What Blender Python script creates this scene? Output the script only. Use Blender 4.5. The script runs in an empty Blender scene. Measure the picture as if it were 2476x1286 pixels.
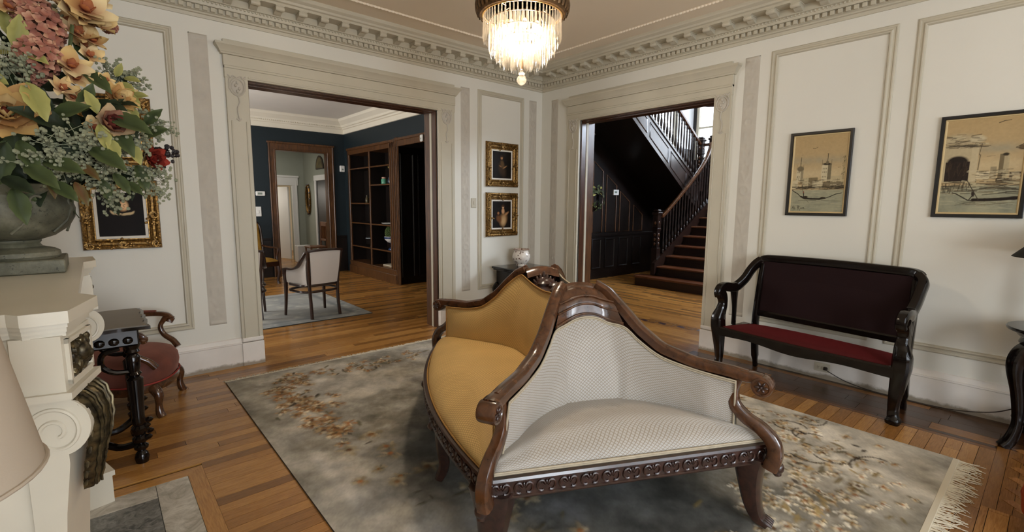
import bpy, math, random
import numpy as np
from mathutils import Vector, Matrix
random.seed(7); rng = np.random.default_rng(7)
R = math.radians; PI = math.pi
scene = bpy.context.scene
C = scene.collection

# ------------------------------------------------------------------ camera
F_PX, YAW, PITCH, ROLL = 1155.80, R(49.003), R(-7.381), R(0.4588)
CAM = Vector((-4.7426, -4.8543, 1.5))
fw = Vector((math.cos(YAW)*math.cos(PITCH), math.sin(YAW)*math.cos(PITCH), math.sin(PITCH)))
rt0 = Vector((math.sin(YAW), -math.cos(YAW), 0)); up0 = rt0.cross(fw)
rt = rt0*math.cos(ROLL)+up0*math.sin(ROLL); up = -rt0*math.sin(ROLL)+up0*math.cos(ROLL)
cd = bpy.data.cameras.new('camera'); cam = bpy.data.objects.new('camera', cd); C.objects.link(cam)
cd.sensor_width = 36; cd.lens = 36*F_PX/2476; cd.clip_start = .05; cd.clip_end = 200
cam.matrix_world = Matrix(((rt.x,up.x,-fw.x,CAM.x),(rt.y,up.y,-fw.y,CAM.y),(rt.z,up.z,-fw.z,CAM.z),(0,0,0,1)))
scene.camera = cam
def px(p):
    d = Vector(p)-CAM; z = max(.05, d.dot(fw)); return 1238+F_PX*d.dot(rt)/z, 643-F_PX*d.dot(up)/z, d.dot(fw)

# ------------------------------------------------------------------ world, lights, exposure
w = bpy.data.worlds.new('world'); scene.world = w; w.use_nodes = True
bg = w.node_tree.nodes['Background']; bg.inputs[0].default_value = (.82,.90,1,1); bg.inputs[1].default_value = 5.0
scene.view_settings.view_transform = 'Standard'; scene.view_settings.look = 'None'
scene.view_settings.gamma = 1; scene.view_settings.use_curve_mapping = False
scene.view_settings.exposure = -0.06
def area(name, loc, to, sx, sy, power, col):
    l = bpy.data.lights.new(name, 'AREA'); l.shape = 'RECTANGLE'; l.size = sx; l.size_y = sy; l.energy = power; l.color = col
    o = bpy.data.objects.new(name, l); C.objects.link(o); o.location = loc
    o.rotation_euler = (Vector(to)-Vector(loc)).to_track_quat('-Z','Y').to_euler(); return o
COOL = (.86,.93,1); WARM = (1,.83,.62)
# daylight entering at the windows of parlour, library and hall, which are built below
for wx,wp in ((-4.4,134),(-2.65,24),(-.9,2)): area('window_daylight', (wx,-8.42,1.65), (wx,0,1.45), 1.15, 1.95, wp, COOL)
area('window_daylight', (-5.33,-6.5,1.65), (0,-5.4,1.4), 1.15, 1.95, 2, COOL)  # side window added only for fill light on the right wall and sofa
area('library_daylight', (-5.95,3.2,1.6), (0,3.0,1.75), 1.7, 1.75, 140, (1,.97,.93))
area('hall_daylight', (4.4,-4.9,3.8), (3.4,.3,2.2), 1.9, 1.5, 420, (.74,.85,1))
area('stair_daylight', (6.37,-.5,3.35), (2.0,-.6,2.6), 3.3, 1.4, 24, (.80,.88,1))
area('back_room_light', (-1.9,7.0,2.6), (-1.2,7.6,.8), .9, .9, 12, (1,.96,.9))  # area light inside the passage itself, no window built here
area('far_room_light', (-1.9,9.6,1.9), (-1,9.4,1.0), 1.0, 1.4, 22, (1,.93,.82))  # area light inside the far room, which has no window

# ------------------------------------------------------------------ helpers
class MB:
    def __init__(s): s.v=[]; s.f=[]; s.uv=None; s.col=None
    def add(s, vs, fs):
        n=len(s.v); s.v+= [tuple(p) for p in vs]; s.f+= [tuple(i+n for i in f) for f in fs]; return s
    def box(s, x0,x1,y0,y1,z0,z1,c=0,mat=None):
        if x0>x1:x0,x1=x1,x0
        if y0>y1:y0,y1=y1,y0
        if z0>z1:z0,z1=z1,z0
        if c<=0:
            vs=[(x,y,z) for x in(x0,x1) for y in(y0,y1) for z in(z0,z1)]
            fs=[(0,1,3,2),(4,6,7,5),(0,4,5,1),(2,3,7,6),(0,2,6,4),(1,5,7,3)]
        else:
            c=min(c,(x1-x0)*.45,(y1-y0)*.45,(z1-z0)*.45); vs=[]; idx={}
            for i,x in((0,x0),(1,x1)):
                for j,y in((0,y0),(1,y1)):
                    for k,z in((0,z0),(1,z1)):
                        sx,sy,sz=(1-2*i)*c,(1-2*j)*c,(1-2*k)*c
                        for a,p in((0,(x,y+sy,z+sz)),(1,(x+sx,y,z+sz)),(2,(x+sx,y+sy,z))):
                            idx[i,j,k,a]=len(vs); vs.append(p)
            fs=[]
            for a in range(3):
                for t in(0,1):
                    q=[(0,0),(0,1),(1,1),(1,0)]; f=[]
                    for m,n in q:
                        ijk=[m,n]; ijk.insert(a,t); f.append(idx[(*ijk,a)])
                    fs.append(tuple(f))
            for a in range(3):
                b,d=[k for k in range(3) if k!=a]
                for m in(0,1):
                    for n in(0,1):
                        def id_(t,w_):
                            ijk=[0,0,0]; ijk[a]=t; ijk[b]=m; ijk[d]=n; return idx[(*ijk,w_)]
                        fs.append((id_(0,b),id_(1,b),id_(1,d),id_(0,d)))
            for i in(0,1):
                for j in(0,1):
                    for k in(0,1): fs.append((idx[i,j,k,0],idx[i,j,k,1],idx[i,j,k,2]))
        if mat is not None: vs=[mat@Vector(p) for p in vs]
        return s.add(vs,fs)
    def lathe(s, prof, n=24, cx=0,cy=0, sx=1,sy=1, fl=None, mat=None):
        vs=[];fs=[]
        for r_,z in prof:
            for k in range(n):
                a=2*PI*k/n; rr=r_*(1+(fl(a,z) if fl else 0)); vs.append((cx+rr*sx*math.cos(a),cy+rr*sy*math.sin(a),z))
        m=len(prof)
        for i in range(m-1):
            for k in range(n): fs.append((i*n+k,i*n+(k+1)%n,(i+1)*n+(k+1)%n,(i+1)*n+k))
        fs.append(tuple(range(n))[::-1]); fs.append(tuple(range((m-1)*n,m*n)))
        if mat is not None: vs=[mat@Vector(p) for p in vs]
        return s.add(vs,fs)
    def tube(s, path, rad, n=8, sec=None, upv=None, caps=True, closed=False):
        path=[Vector(p) for p in path]; m=len(path)
        if not isinstance(rad,(list,tuple)): rad=[rad]*m
        vs=[];fs=[]; N=None
        for i,p in enumerate(path):
            if closed: t=path[(i+1)%m]-path[i-1]
            else: t=(path[min(i+1,m-1)]-path[max(i-1,0)])
            t=t.normalized() if t.length>1e-9 else Vector((0,0,1))
            if upv is not None: N=Vector(upv)
            elif N is None: N=Vector((0,0,1)) if abs(t.z)<.9 else Vector((1,0,0))
            N=(N-t*N.dot(t)); N=N.normalized() if N.length>1e-6 else t.orthogonal().normalized()
            B=t.cross(N)
            r_=rad[i]; a,b=(r_ if isinstance(r_,(tuple,list)) else (r_,r_))
            if sec is None: pts=[(math.cos(2*PI*k/n),math.sin(2*PI*k/n)) for k in range(n)]
            else: pts=sec
            for q in pts: vs.append(p+B*(q[0]*a)+N*(q[1]*b))
        n=len(pts)
        for i in range(m if closed else m-1):
            j=(i+1)%m
            for k in range(n): fs.append((i*n+k,i*n+(k+1)%n,j*n+(k+1)%n,j*n+k))
        if caps and not closed:
            fs.append(tuple(range(n))[::-1]); fs.append(tuple(range((m-1)*n,m*n)))
        return s.add(vs,fs)
    def grid(s, fn, nu, nv, cu=False, cv=False, uvf=None):
        vs=[];uv=[];n0=len(s.v)
        for i in range(nu):
            for j in range(nv):
                u=i/(nu if cu else nu-1); v=j/(nv if cv else nv-1); vs.append(fn(u,v))
                if uvf: uv.append(uvf(u,v))
        fs=[]
        for i in range(nu if cu else nu-1):
            for j in range(nv if cv else nv-1):
                a,b=(i+1)%nu,(j+1)%nv; fs.append((i*nv+j,a*nv+j,a*nv+b,i*nv+b))
        s.add(vs,fs)
        if uvf:
            if s.uv is None: s.uv=[(0,0)]*n0
            s.uv+=uv
        return s
    def ell(s, c, r, n=12, m=8, mat=None):
        def f(u,v):
            a=2*PI*u; b=PI*(v-.5); p=Vector((r[0]*math.cos(a)*math.cos(b),r[1]*math.sin(a)*math.cos(b),r[2]*math.sin(b)))
            return (mat@p if mat is not None else p)+Vector(c)
        return s.grid(f,n,m,cu=True)
    def prism(s, poly, z0, z1, mat=None):
        n=len(poly); vs=[(x,y,z0) for x,y in poly]+[(x,y,z1) for x,y in poly]
        fs=[(k,(k+1)%n,n+(k+1)%n,n+k) for k in range(n)]+[tuple(range(n))[::-1],tuple(range(n,2*n))]
        if mat is not None: vs=[mat@Vector(p) for p in vs]
        return s.add(vs,fs)
    def rectframe(s, x0,x1,z0,z1, prof, mat=None, cap=False):
        # prof: (inset, height) ; frame lies in the local xz plane, height goes to -y
        vs=[];fs=[]
        for d,h in prof: vs+=[(x0+d,-h,z0+d),(x1-d,-h,z0+d),(x1-d,-h,z1-d),(x0+d,-h,z1-d)]
        for i in range(len(prof)-1):
            for k in range(4): fs.append((i*4+k,i*4+(k+1)%4,i*4+4+(k+1)%4,i*4+4+k))
        if mat is not None: vs=[mat@Vector(p) for p in vs]
        return s.add(vs,fs)
    def sweepL(s, path, prof):
        # path in plan (open polyline), prof (offset to left of travel, z); mitred
        P=[Vector((x,y,0)) for x,y in path]; vs=[];fs=[]; m=len(prof)
        for i,p in enumerate(P):
            d0=(P[i]-P[i-1]).normalized() if i>0 else None; d1=(P[i+1]-P[i]).normalized() if i<len(P)-1 else None
            d0=d0 or d1; d1=d1 or d0
            n0=Vector((-d0.y,d0.x,0)); n1=Vector((-d1.y,d1.x,0)); nn=(n0+n1); nn=nn/ max(1e-6,nn.dot(n0))
            for o,z in prof: vs.append((p.x+nn.x*o,p.y+nn.y*o,z))
        for i in range(len(P)-1):
            for k in range(m-1): fs.append((i*m+k,(i+1)*m+k,(i+1)*m+k+1,i*m+k+1))
        fs.append(tuple(range(m))); fs.append(tuple(range((len(P)-1)*m,len(P)*m))[::-1])
        return s.add(vs,fs)
    def mesh(s, name, sharp=38, smooth=True):
        me=bpy.data.meshes.new(name); me.from_pydata(s.v,[],s.f); me.validate()
        import bmesh
        bm=bmesh.new(); bm.from_mesh(me); bmesh.ops.recalc_face_normals(bm,faces=bm.faces); bm.to_mesh(me); bm.free()
        if smooth and len(me.polygons):
            me.polygons.foreach_set('use_smooth',[True]*len(me.polygons)); me.set_sharp_from_angle(angle=R(sharp))
        if s.uv is not None and len(s.uv)==len(s.v):
            l=me.uv_layers.new(name='UVMap'); ua=np.array(s.uv,dtype=np.float32); vi=np.empty(len(me.loops),dtype=np.int32); me.loops.foreach_get('vertex_index',vi)
            l.data.foreach_set('uv',ua[vi].ravel())
        if s.col is not None:
            ca=me.color_attributes.new('paint','FLOAT_COLOR','POINT'); ca.data.foreach_set('color',np.asarray(s.col,dtype=np.float32).ravel())
        return me
    def build(s, name, m, parent=None, sharp=38, smooth=True, label=None):
        me=s.mesh(name,sharp,smooth); me.materials.append(m); o=bpy.data.objects.new(name,me); C.objects.link(o); o.parent=parent
        if label: o['label']=label
        return o
def cr(pts, n=6, closed=False):
    pts=[Vector(p) for p in pts]; out=[]; m=len(pts); seg=m if closed else m-1
    for i in range(seg):
        if closed: p0,p1,p2,p3=pts[i-1],pts[i],pts[(i+1)%m],pts[(i+2)%m]
        else: p0,p1,p2,p3=pts[max(i-1,0)],pts[i],pts[i+1],pts[min(i+2,m-1)]
        for k in range(n):
            t=k/n; out.append(.5*((2*p1)+(p2-p0)*t+(2*p0-5*p1+4*p2-p3)*t*t+(3*p1-p0-3*p2+p3)*t**3))
    if not closed: out.append(pts[-1])
    return out
def lerp(a,b,t): return a+(b-a)*t
def sst(t): t=max(0,min(1,t)); return t*t*(3-2*t)
def interp(xs,ys,x): return float(np.interp(x,xs,ys))
RSEC=[(math.copysign(abs(math.cos(a))**.55,math.cos(a)),math.copysign(abs(math.sin(a))**.55,math.sin(a))) for a in [2*PI*k/12+.01 for k in range(12)]]
def tag(o,label,cat,group=None):
    o['label']=label; o['category']=cat
    if group: o['group']=group
    return o
def thing(name,label,cat,loc=(0,0,0),rz=0,group=None):
    o=bpy.data.objects.new(name,None); C.objects.link(o); o.location=loc; o.rotation_euler=(0,0,rz); o.empty_display_size=.1
    return tag(o,label,cat,group)
def struct(name,mb,m,**k):
    o=mb.build(name,m,None,**k); o['kind']='structure'; return o
def sroot(name,loc=(0,0,0)):
    o=bpy.data.objects.new(name,None); C.objects.link(o); o.location=loc; o['kind']='structure'; return o
def inst(src,parent=None,loc=(0,0,0),rot=(0,0,0),sc=(1,1,1),name=None):
    o=src.copy(); C.objects.link(o); o.parent=parent; o.location=loc; o.rotation_euler=rot; o.scale=sc
    if name: o.name=name
    return o
def copytree(o,parent=None):
    c=o.copy(); C.objects.link(c); c.parent=parent
    for ch in o.children: copytree(ch,c)
    return c

# ------------------------------------------------------------------ materials
def lin(c): return tuple(((x/255)/12.92 if x/255<=.04045 else ((x/255+.055)/1.055)**2.4) for x in c)
class NT:
    def __init__(s,name):
        s.m=bpy.data.materials.new(name); s.m.use_nodes=True; s.t=s.m.node_tree; s.n=s.t.nodes; s.b=s.n['Principled BSDF']
    def new(s,ty,**k):
        x=s.n.new('ShaderNode'+ty)
        for a,b in k.items(): setattr(x,a,b)
        return x
    def l(s,a,b): s.t.links.new(a,b)
    def set(s,**k):
        for a,b in k.items(): s.b.inputs[a.replace('_',' ')].default_value=b
    def math(s,op,a,b=None):
        x=s.new('Math',operation=op)
        for i,q in enumerate((a,b)):
            if q is None: continue
            if isinstance(q,(int,float)): x.inputs[i].default_value=q
            else: s.l(q,x.inputs[i])
        return x.outputs[0]
    def coord(s,kind='Object',scale=(1,1,1),rot=(0,0,0)):
        if kind=='World': src=s.new('NewGeometry').outputs['Position']
        else: src=s.new('TexCoord').outputs[kind]
        mp=s.new('Mapping'); mp.inputs['Scale'].default_value=scale; mp.inputs['Rotation'].default_value=rot; s.l(src,mp.inputs['Vector']); return mp.outputs[0]
    def noise(s,co,scale,detail=4,rough=.55,dist=0):
        x=s.new('TexNoise'); x.inputs['Scale'].default_value=scale; x.inputs['Detail'].default_value=detail; x.inputs['Roughness'].default_value=rough; x.inputs['Distortion'].default_value=dist
        s.l(co,x.inputs['Vector']); return x.outputs['Fac']
    def ramp(s,fac,stops):
        x=s.new('ValToRGB'); e=x.color_ramp.elements
        while len(e)<len(stops): e.new(.5)
        for q,(p,c) in zip(e,stops): q.position=p; q.color=(*c,1)
        s.l(fac,x.inputs[0]); return x.outputs[0]
    def mix(s,fac,a,b,mode='MIX'):
        x=s.new('Mix',data_type='RGBA',blend_type=mode)
        if isinstance(fac,(int,float)): x.inputs[0].default_value=fac
        else: s.l(fac,x.inputs[0])
        for i,q in((6,a),(7,b)):
            if isinstance(q,tuple): x.inputs[i].default_value=(*q,1) if len(q)==3 else q
            else: s.l(q,x.inputs[i])
        return x.outputs[2]
    def bump(s,h,strength=.3,dist=.002):
        x=s.new('Bump'); x.inputs['Strength'].default_value=strength; x.inputs['Distance'].default_value=dist; s.l(h,x.inputs['Height']); s.l(x.outputs[0],s.b.inputs['Normal'])
    def base(s,o): s.l(o,s.b.inputs['Base Color'])
def paint(name,rgb,rough=.5,var=.06,scale=3,bump=.08,kind='World',spec=.4,metal=0,bscale=60):
    t=NT(name); c=lin(rgb); co=t.coord(kind); f=t.noise(co,scale,5)
    t.base(t.ramp(f,[(.3,tuple(x*(1-var) for x in c)),(.7,tuple(min(1,x*(1+var)) for x in c))]))
    t.set(Roughness=rough,Metallic=metal); t.b.inputs['Specular IOR Level'].default_value=spec
    if bump: t.bump(t.noise(co,bscale,3),bump,.002)
    return t.m
def wood(name,dark,light,rough=.3,axis=(1,8,8),scale=6,kind='Object',coat=0.0,bump=.05,spec=.5):
    t=NT(name); co=t.coord(kind,scale=axis); f=t.noise(co,scale,6,.6,.6)
    t.base(t.ramp(f,[(.28,lin(dark)),(.72,lin(light))])); t.set(Roughness=rough)
    t.b.inputs['Specular IOR Level'].default_value=spec
    if coat: t.b.inputs['Coat Weight'].default_value=coat; t.b.inputs['Coat Roughness'].default_value=.15
    if bump: t.bump(f,bump,.002)
    return t.m
def plain(name,rgb,rough=.5,metal=0,spec=.5,sheen=0):
    t=NT(name); t.set(Roughness=rough,Metallic=metal); t.b.inputs['Base Color'].default_value=(*lin(rgb),1); t.b.inputs['Specular IOR Level'].default_value=spec
    if sheen: t.b.inputs['Sheen Weight'].default_value=sheen; t.b.inputs['Sheen Tint'].default_value=(*[min(1,x*2.2) for x in lin(rgb)],1)
    return t.m
def painted(name,rough=.6,bump=0,spec=.3):
    t=NT(name); a=t.new('VertexColor',layer_name='paint'); t.base(a.outputs[0]); t.set(Roughness=rough); t.b.inputs['Specular IOR Level'].default_value=spec
    if bump: t.bump(t.noise(t.coord('Object'),400,2),bump,.003)
    return t.m
M={}
M['wall']=paint('wall_paint',(219,215,203),.55,.025,1.2,.04)
M['trim']=paint('trim_paint',(190,182,162),.45,.04,4,.05)
M['relief']=paint('relief_paint',(188,180,166),.6,.06,9,.1)
M['ceil']=paint('ceiling_paint',(234,220,198),.7,.02,1,.03)
M['scuff']=None
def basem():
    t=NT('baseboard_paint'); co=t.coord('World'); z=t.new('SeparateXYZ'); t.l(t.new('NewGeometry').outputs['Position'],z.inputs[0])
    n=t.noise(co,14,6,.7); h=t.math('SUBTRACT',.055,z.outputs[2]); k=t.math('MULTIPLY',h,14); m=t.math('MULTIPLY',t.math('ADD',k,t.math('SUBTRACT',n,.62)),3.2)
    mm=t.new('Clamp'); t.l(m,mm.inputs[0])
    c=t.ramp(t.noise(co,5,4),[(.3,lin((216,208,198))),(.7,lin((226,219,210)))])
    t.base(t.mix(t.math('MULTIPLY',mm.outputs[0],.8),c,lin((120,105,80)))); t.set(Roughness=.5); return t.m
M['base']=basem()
def floorwood(name,cols,kind='World',ax=(1.2,14,14)):
    t=NT(name); at=t.new('Attribute',attribute_name='rnd'); oi=t.new('ObjectInfo'); sp=t.new('SeparateColor'); t.l(oi.outputs['Color'],sp.inputs[0])
    r_=t.math('ADD',at.outputs['Fac'],t.math('SUBTRACT',1.0,sp.outputs[0]))
    c=t.ramp(r_,cols); co=t.coord(kind,scale=ax); g=t.noise(co,9,7,.65,.8)
    c2=t.mix(1.0,c,t.ramp(g,[(.25,(.62,.56,.5)),(.6,(1,1,1)),(.8,(1.12,1.1,1.05))]),'MULTIPLY')
    wn=t.noise(t.coord('World'),1.3,4); c3=t.mix(1.0,c2,t.ramp(wn,[(.3,(.82,.8,.78)),(.7,(1.08,1.06,1.04))]),'MULTIPLY')
    t.base(c3); rr=t.new('MapRange'); t.l(g,rr.inputs[0]); rr.inputs[3].default_value=.15; rr.inputs[4].default_value=.32; t.l(rr.outputs[0],t.b.inputs['Roughness'])
    t.bump(g,.06,.001); return t.m
OAK=[(0,lin((134,92,46))),(.3,lin((164,116,60))),(.65,lin((190,140,76))),(.85,lin((172,122,62))),(1,lin((142,98,50)))]
M['oakx']=floorwood('oak_floor_along_room',OAK)
M['oaky']=floorwood('oak_floor_across',OAK,ax=(14,1.2,14))
M['waly']=floorwood('walnut_border',[(0,lin((58,34,15))),(.72,lin((92,56,25))),(.82,lin((146,100,50))),(1,lin((160,112,60)))],ax=(14,1.2,14))
M['gapd']=plain('floor_gap_dark',(30,20,12),.8)
M['dark']=wood('dark_walnut',(26,14,9),(58,32,20),.28,(8,8,1.2),5,coat=.3)
M['strw']=wood('stair_string_polish',(30,22,20),(58,44,38),.32,(8,8,1.2),5,coat=1.0)
M['mahog']=wood('mahogany_polish',(44,24,13),(94,58,34),.22,(5,5,5),4,coat=.5)
M['rosewood']=wood('rosewood_carved',(28,16,13),(64,38,30),.3,(6,6,6),5,coat=.4)
M['black']=wood('ebonised_wood',(8,5,4),(20,12,9),.14,(6,6,1.5),4,coat=.1,spec=.35)
M['casing']=wood('oak_casing',(46,27,13),(102,65,33),.35,(10,10,1.4),4,kind='World')
M['jamb']=wood('jamb_wood',(40,22,14),(92,56,34),.3,(12,12,1.0),4,kind='World')
M['panel']=wood('hall_panel_wood',(11,7,5),(26,16,11),.35,(8,8,1),4,kind='World')
M['stair']=wood('stair_wood',(15,8,6),(40,22,15),.3,(8,1,8),4,kind='World')
M['tread']=wood('tread_wood',(64,36,22),(112,68,42),.3,(8,1,8),4,kind='World')
# ================================================================== SETTING
AL,AR,ATOP = -3.637,-1.684,2.557       # opening in the left wall (x range)
BL,BR_ = -.702,-2.458                  # opening in the right wall (y range)
WT=.25; CEIL=3.28; XW=-5.36; YB=-8.5
TEAL=paint('teal_paint',(20,32,37),.55,.05,2,.04)
SAGE=paint('sage_paint',(150,152,136),.6,.03,2,.03)
CREAM=paint('cream_paint',(214,200,172),.6,.03,2,.03)
# ---- floor
fl=struct('floor',MB().box(-6.1,7,-8.7,11.3,-.14,-.012),M['gapd'],smooth=False)
planks=[]   # (x0,x1,y0,y1,material key,rnd)
HX0,HX1,HY0,HY1=-5.3,-4.467,-3.05,-1.825   # hearth
RUG=(-4.03,-.97,-4.56,-.42)
def clip(x0,x1,y0,y1):
    if x1-x0<.02 or y1-y0<.02: return False
    if x0>RUG[0]+.1 and x1<RUG[1]-.1 and y0>RUG[2]+.1 and y1<RUG[3]-.1: return False
    return True
def boards_x(x0,x1,y0,y1,wd=.075,holes=()):
    y=y0
    while y<y1-.01:
        ye=min(y+wd,y1); segs=[(x0,x1)]
        for hx0,hx1,hy0,hy1 in holes:
            if ye>hy0+.005 and y<hy1-.005:
                ns=[]
                for a,b in segs:
                    if hx1<=a or hx0>=b: ns.append((a,b))
                    else:
                        if hx0>a: ns.append((a,hx0))
                        if hx1<b: ns.append((hx1,b))
                segs=ns
        for a,b in segs:
            x=a-random.random()*.8
            while x<b:
                xe=x+random.uniform(.7,1.9); p,q=max(x,a),min(xe,b)
                if clip(p,q,y,ye): planks.append((p,q,y,ye,'x',random.random()))
                x=xe
        y=ye
def boards_y(x0,x1,y0,y1,wd=.075,L=(.7,1.9),key='y'):
    x=x0
    while x<x1-.01:
        xe=min(x+wd,x1); y=y0-random.random()*L[0]
        while y<y1:
            ye=y+random.uniform(*L); p,q=max(y,y0),min(ye,y1)
            if clip(x,xe,p,q): planks.append((x,xe,p,q,key,random.random()))
            y=ye
        x=xe
bw=.075
boards_x(XW,-.62,-4.72,0,holes=[(HX0-.5,HX1+bw,HY0-bw,HY1+bw),(RUG[0]+.1,RUG[1]-.1,RUG[2]+.1,RUG[3]-.1)])
boards_x(XW,-1.45,-8.5,-4.72)
boards_x(-6,-.57,0,5.51)                       # library, through the wide doorway
boards_x(-.57,.4,1.9,3.15); boards_x(-2.7,-.5,5.51,8.3); boards_x(-2.7,0,8.3,11)
boards_y(0,6.4,-5,1.3)                         # stair hall
boards_y(-.14,0,-8.5,0,.07,key='w'); boards_y(-.62,-.53,-4.72,0,.045,key='w'); boards_y(-.27,-.14,-8.5,0,.13,(.5,.5),'w'); boards_y(-.53,-.27,-4.72,0,.13,(.42,.62),'w')
boards_y(-.53,-.27,-8.5,-4.72,.13,(.42,.62),'w')
M['oakw']=M['waly']
def area_px(p):
    x0,x1,y0,y1=p[:4]; cx,cy=(x0+x1)/2,(y0+y1)/2
    q=[px((x,y,0)) for x,y in((x0,y0),(x1,y0),(x1,y1),(x0,y1))]
    if min(a[2] for a in q)<.3: return 0
    u=sum(a[0] for a in q)/4; v=sum(a[1] for a in q)/4
    if not(-60<u<2540 and 300<v<1400): return 0
    if 800<u<1900 and v>900: return 0          # under the sofa or the rug
    return abs(sum(q[i][0]*q[(i+1)%4][1]-q[(i+1)%4][0]*q[i][1] for i in range(4)))/2
order=sorted(range(len(planks)),key=lambda i:-area_px(planks[i]))
pm={}
for k in 'xyw':
    pm[k]=MB().box(-.5,.5,-.5,.5,-.5,.5).mesh('plank',smooth=False); pm[k].materials.append(M['oak'+k])
G=.0012
for i in order[:285]:
    x0,x1,y0,y1,k,rd=planks[i]; o=bpy.data.objects.new('plank',pm[k]); C.objects.link(o); o.parent=fl
    o.location=((x0+x1)/2,(y0+y1)/2,-.006); o.scale=(x1-x0-2*G,y1-y0-2*G,.012); o.color=(1-rd,1,1,1)
for k in 'xyw':
    mb=MB(); rv=[]
    for i in order[285:]:
        x0,x1,y0,y1,kk,rd=planks[i]
        if kk!=k: continue
        mb.box(x0+G,x1-G,y0+G,y1-G,-.012,0); rv+=[rd]*6
    o=mb.build('plank_field',M['oak'+k],fl,smooth=False); o['kind']='stuff'
    a=o.data.attributes.new('rnd','FLOAT','FACE'); a.data.foreach_set('value',rv)
# mitred border around the hearth
for poly,k in(([(HX1,HY0-bw),(HX1+bw,HY0-bw),(HX1+bw,HY1+bw),(HX1,HY1)],'y'),([(HX0-.1,HY1),(HX1,HY1),(HX1+bw,HY1+bw),(HX0-.1,HY1+bw)],'x')):
    o=MB().prism(poly,-.012,.001).build('border_board',M['oak'+k],fl,smooth=False); o.color=(.45,1,1,1)
# chevron mosaic by the right corner of the room
mo={}
for s in(0,1):
    m_=MB().box(-.5,.5,-.5,.5,-.5,.5).mesh('mosaic_block',smooth=False); m_.materials.append(floorwood('mosaic_oak',[(0,lin((92,58,30))),(1,lin((168,118,66)))])); mo[s]=m_
n=0
for iy in range(7):
    for ix in range(6):
        for s in(0,1):
            x=-1.36+ix*.16; y=-4.80-iy*.16-.08
            if x>-.56: continue
            o=bpy.data.objects.new('mosaic_block',mo[s]); C.objects.link(o); o.parent=fl
            o.location=(x+.0,y,-.0055); o.rotation_euler=(0,0,R(45 if s else -45)); o.scale=(.205 if s else .075,.05,.0115+.0006*s); o.color=(1-random.random(),1,1,1)
            n+=1
boards_rest=[]
mb=MB()
for iy in range(66): mb.box(-1.45,-.53,-4.72-(iy+1)*.056+.002,-4.72-iy*.056,-.0122,-.0012)
o=mb.build('mosaic_ground',M['oakx'],fl,smooth=False); o['kind']='stuff'
# inlaid key pattern in the hall floor
INL=plain('inlay_walnut',(58,34,34),.3)
for k in range(5):
    y=-1.06-k*.25; x=.60+.02*k
    MB().box(x-.035,x+.035,y-.09,y,-.011,.0008).build('inlay_block',INL,fl,smooth=False)
    MB().box(x-.05,x-.035,y-.20,y-.05,-.011,.0009).build('inlay_strip',INL,fl,smooth=False)
    MB().box(x-.05,x+.06,y-.21,y-.20,-.011,.0009).build('inlay_strip',INL,fl,smooth=False)
# ---- walls of the parlour
wl=struct('wall_left',MB().box(XW-.25,AL,0,WT,-.1,3.4).box(AR,.25,0,WT,-.1,3.4).box(AL,AR,0,WT,ATOP,3.4),M['wall'],smooth=False)
wr=struct('wall_right',MB().box(0,WT,BL,0,-.1,3.4).box(0,WT,BR_,YB-.2,-.1,3.4).box(0,WT,BR_,BL,ATOP,3.4),M['wall'],smooth=False)
wf=struct('wall_fireplace',MB().box(XW-.25,XW,YB-.2,-7.1,-.1,3.4).box(XW-.25,XW,-5.9,0,-.1,3.4).box(XW-.25,XW,-7.1,-5.9,-.1,.65).box(XW-.25,XW,-7.1,-5.9,2.65,3.4),M['wall'],smooth=False)
mb=MB(); xs=[(-5.0,-3.8),(-3.25,-2.05),(-1.5,-.3)]; e0=XW-.25
for a,b in xs:
    mb.box(e0,a,YB-.2,YB,-.1,3.4).box(a,b,YB-.2,YB,-.1,.65).box(a,b,YB-.2,YB,2.65,3.4); e0=b
mb.box(e0,.25,YB-.2,YB,-.1,3.4)
struct('wall_back',mb,M['wall'],smooth=False)
GLASS=NT('window_glass'); GLASS.set(Roughness=.02); GLASS.b.inputs['Transmission Weight'].default_value=1; GLASS.b.inputs['IOR'].default_value=1.05; GLASS=GLASS.m
for i,(lo,rz) in enumerate([(((a+b)/2,YB-.1,.65),0) for a,b in xs]+[((XW-.12,-6.5,.65),R(90))]):  # last one, in the fireplace wall, is added for side light
    wn=sroot('window_%d'%(i+7),lo); wn.rotation_euler=(0,0,rz); h=.6
    MB().rectframe(-h,h,0,2.0,[(0,-.03),(0,.03),(.05,.03),(.05,-.03)]).build('window_frame',M['trim'],wn,smooth=False)
    MB().box(-h,h,-.025,.025,.98,1.03).box(-.015,.015,-.02,.02,0,2).build('sash_bar',M['trim'],wn,smooth=False)
    MB().box(-h,h,-.003,.003,0,2).build('pane',GLASS,wn,smooth=False)
ce=struct('ceiling',MB().box(XW-.2,.2,YB-.2,.2,CEIL,CEIL+.1),M['ceil'],smooth=False)
# rope moulding on the ceiling
def rope(path,r_,pitch):
    mb=MB()
    for (x0,y0),(x1,y1) in zip(path[:-1],path[1:]):
        L=math.hypot(x1-x0,y1-y0); n=int(L/pitch); pts=[];rr=[]
        for k in range(n*4+1):
            t=k/(n*4); pts.append((lerp(x0,x1,t),lerp(y0,y1,t),CEIL-.002)); rr.append(r_*(.62+.38*abs(math.sin(PI*k/4))))
        mb.tube(pts,rr,6)
    return mb
rope([(-.47,-5.6),(-.47,-.53),(-5.0,-.53)],.016,.035).build('rope_moulding',M['ceil'],ce)
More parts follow.
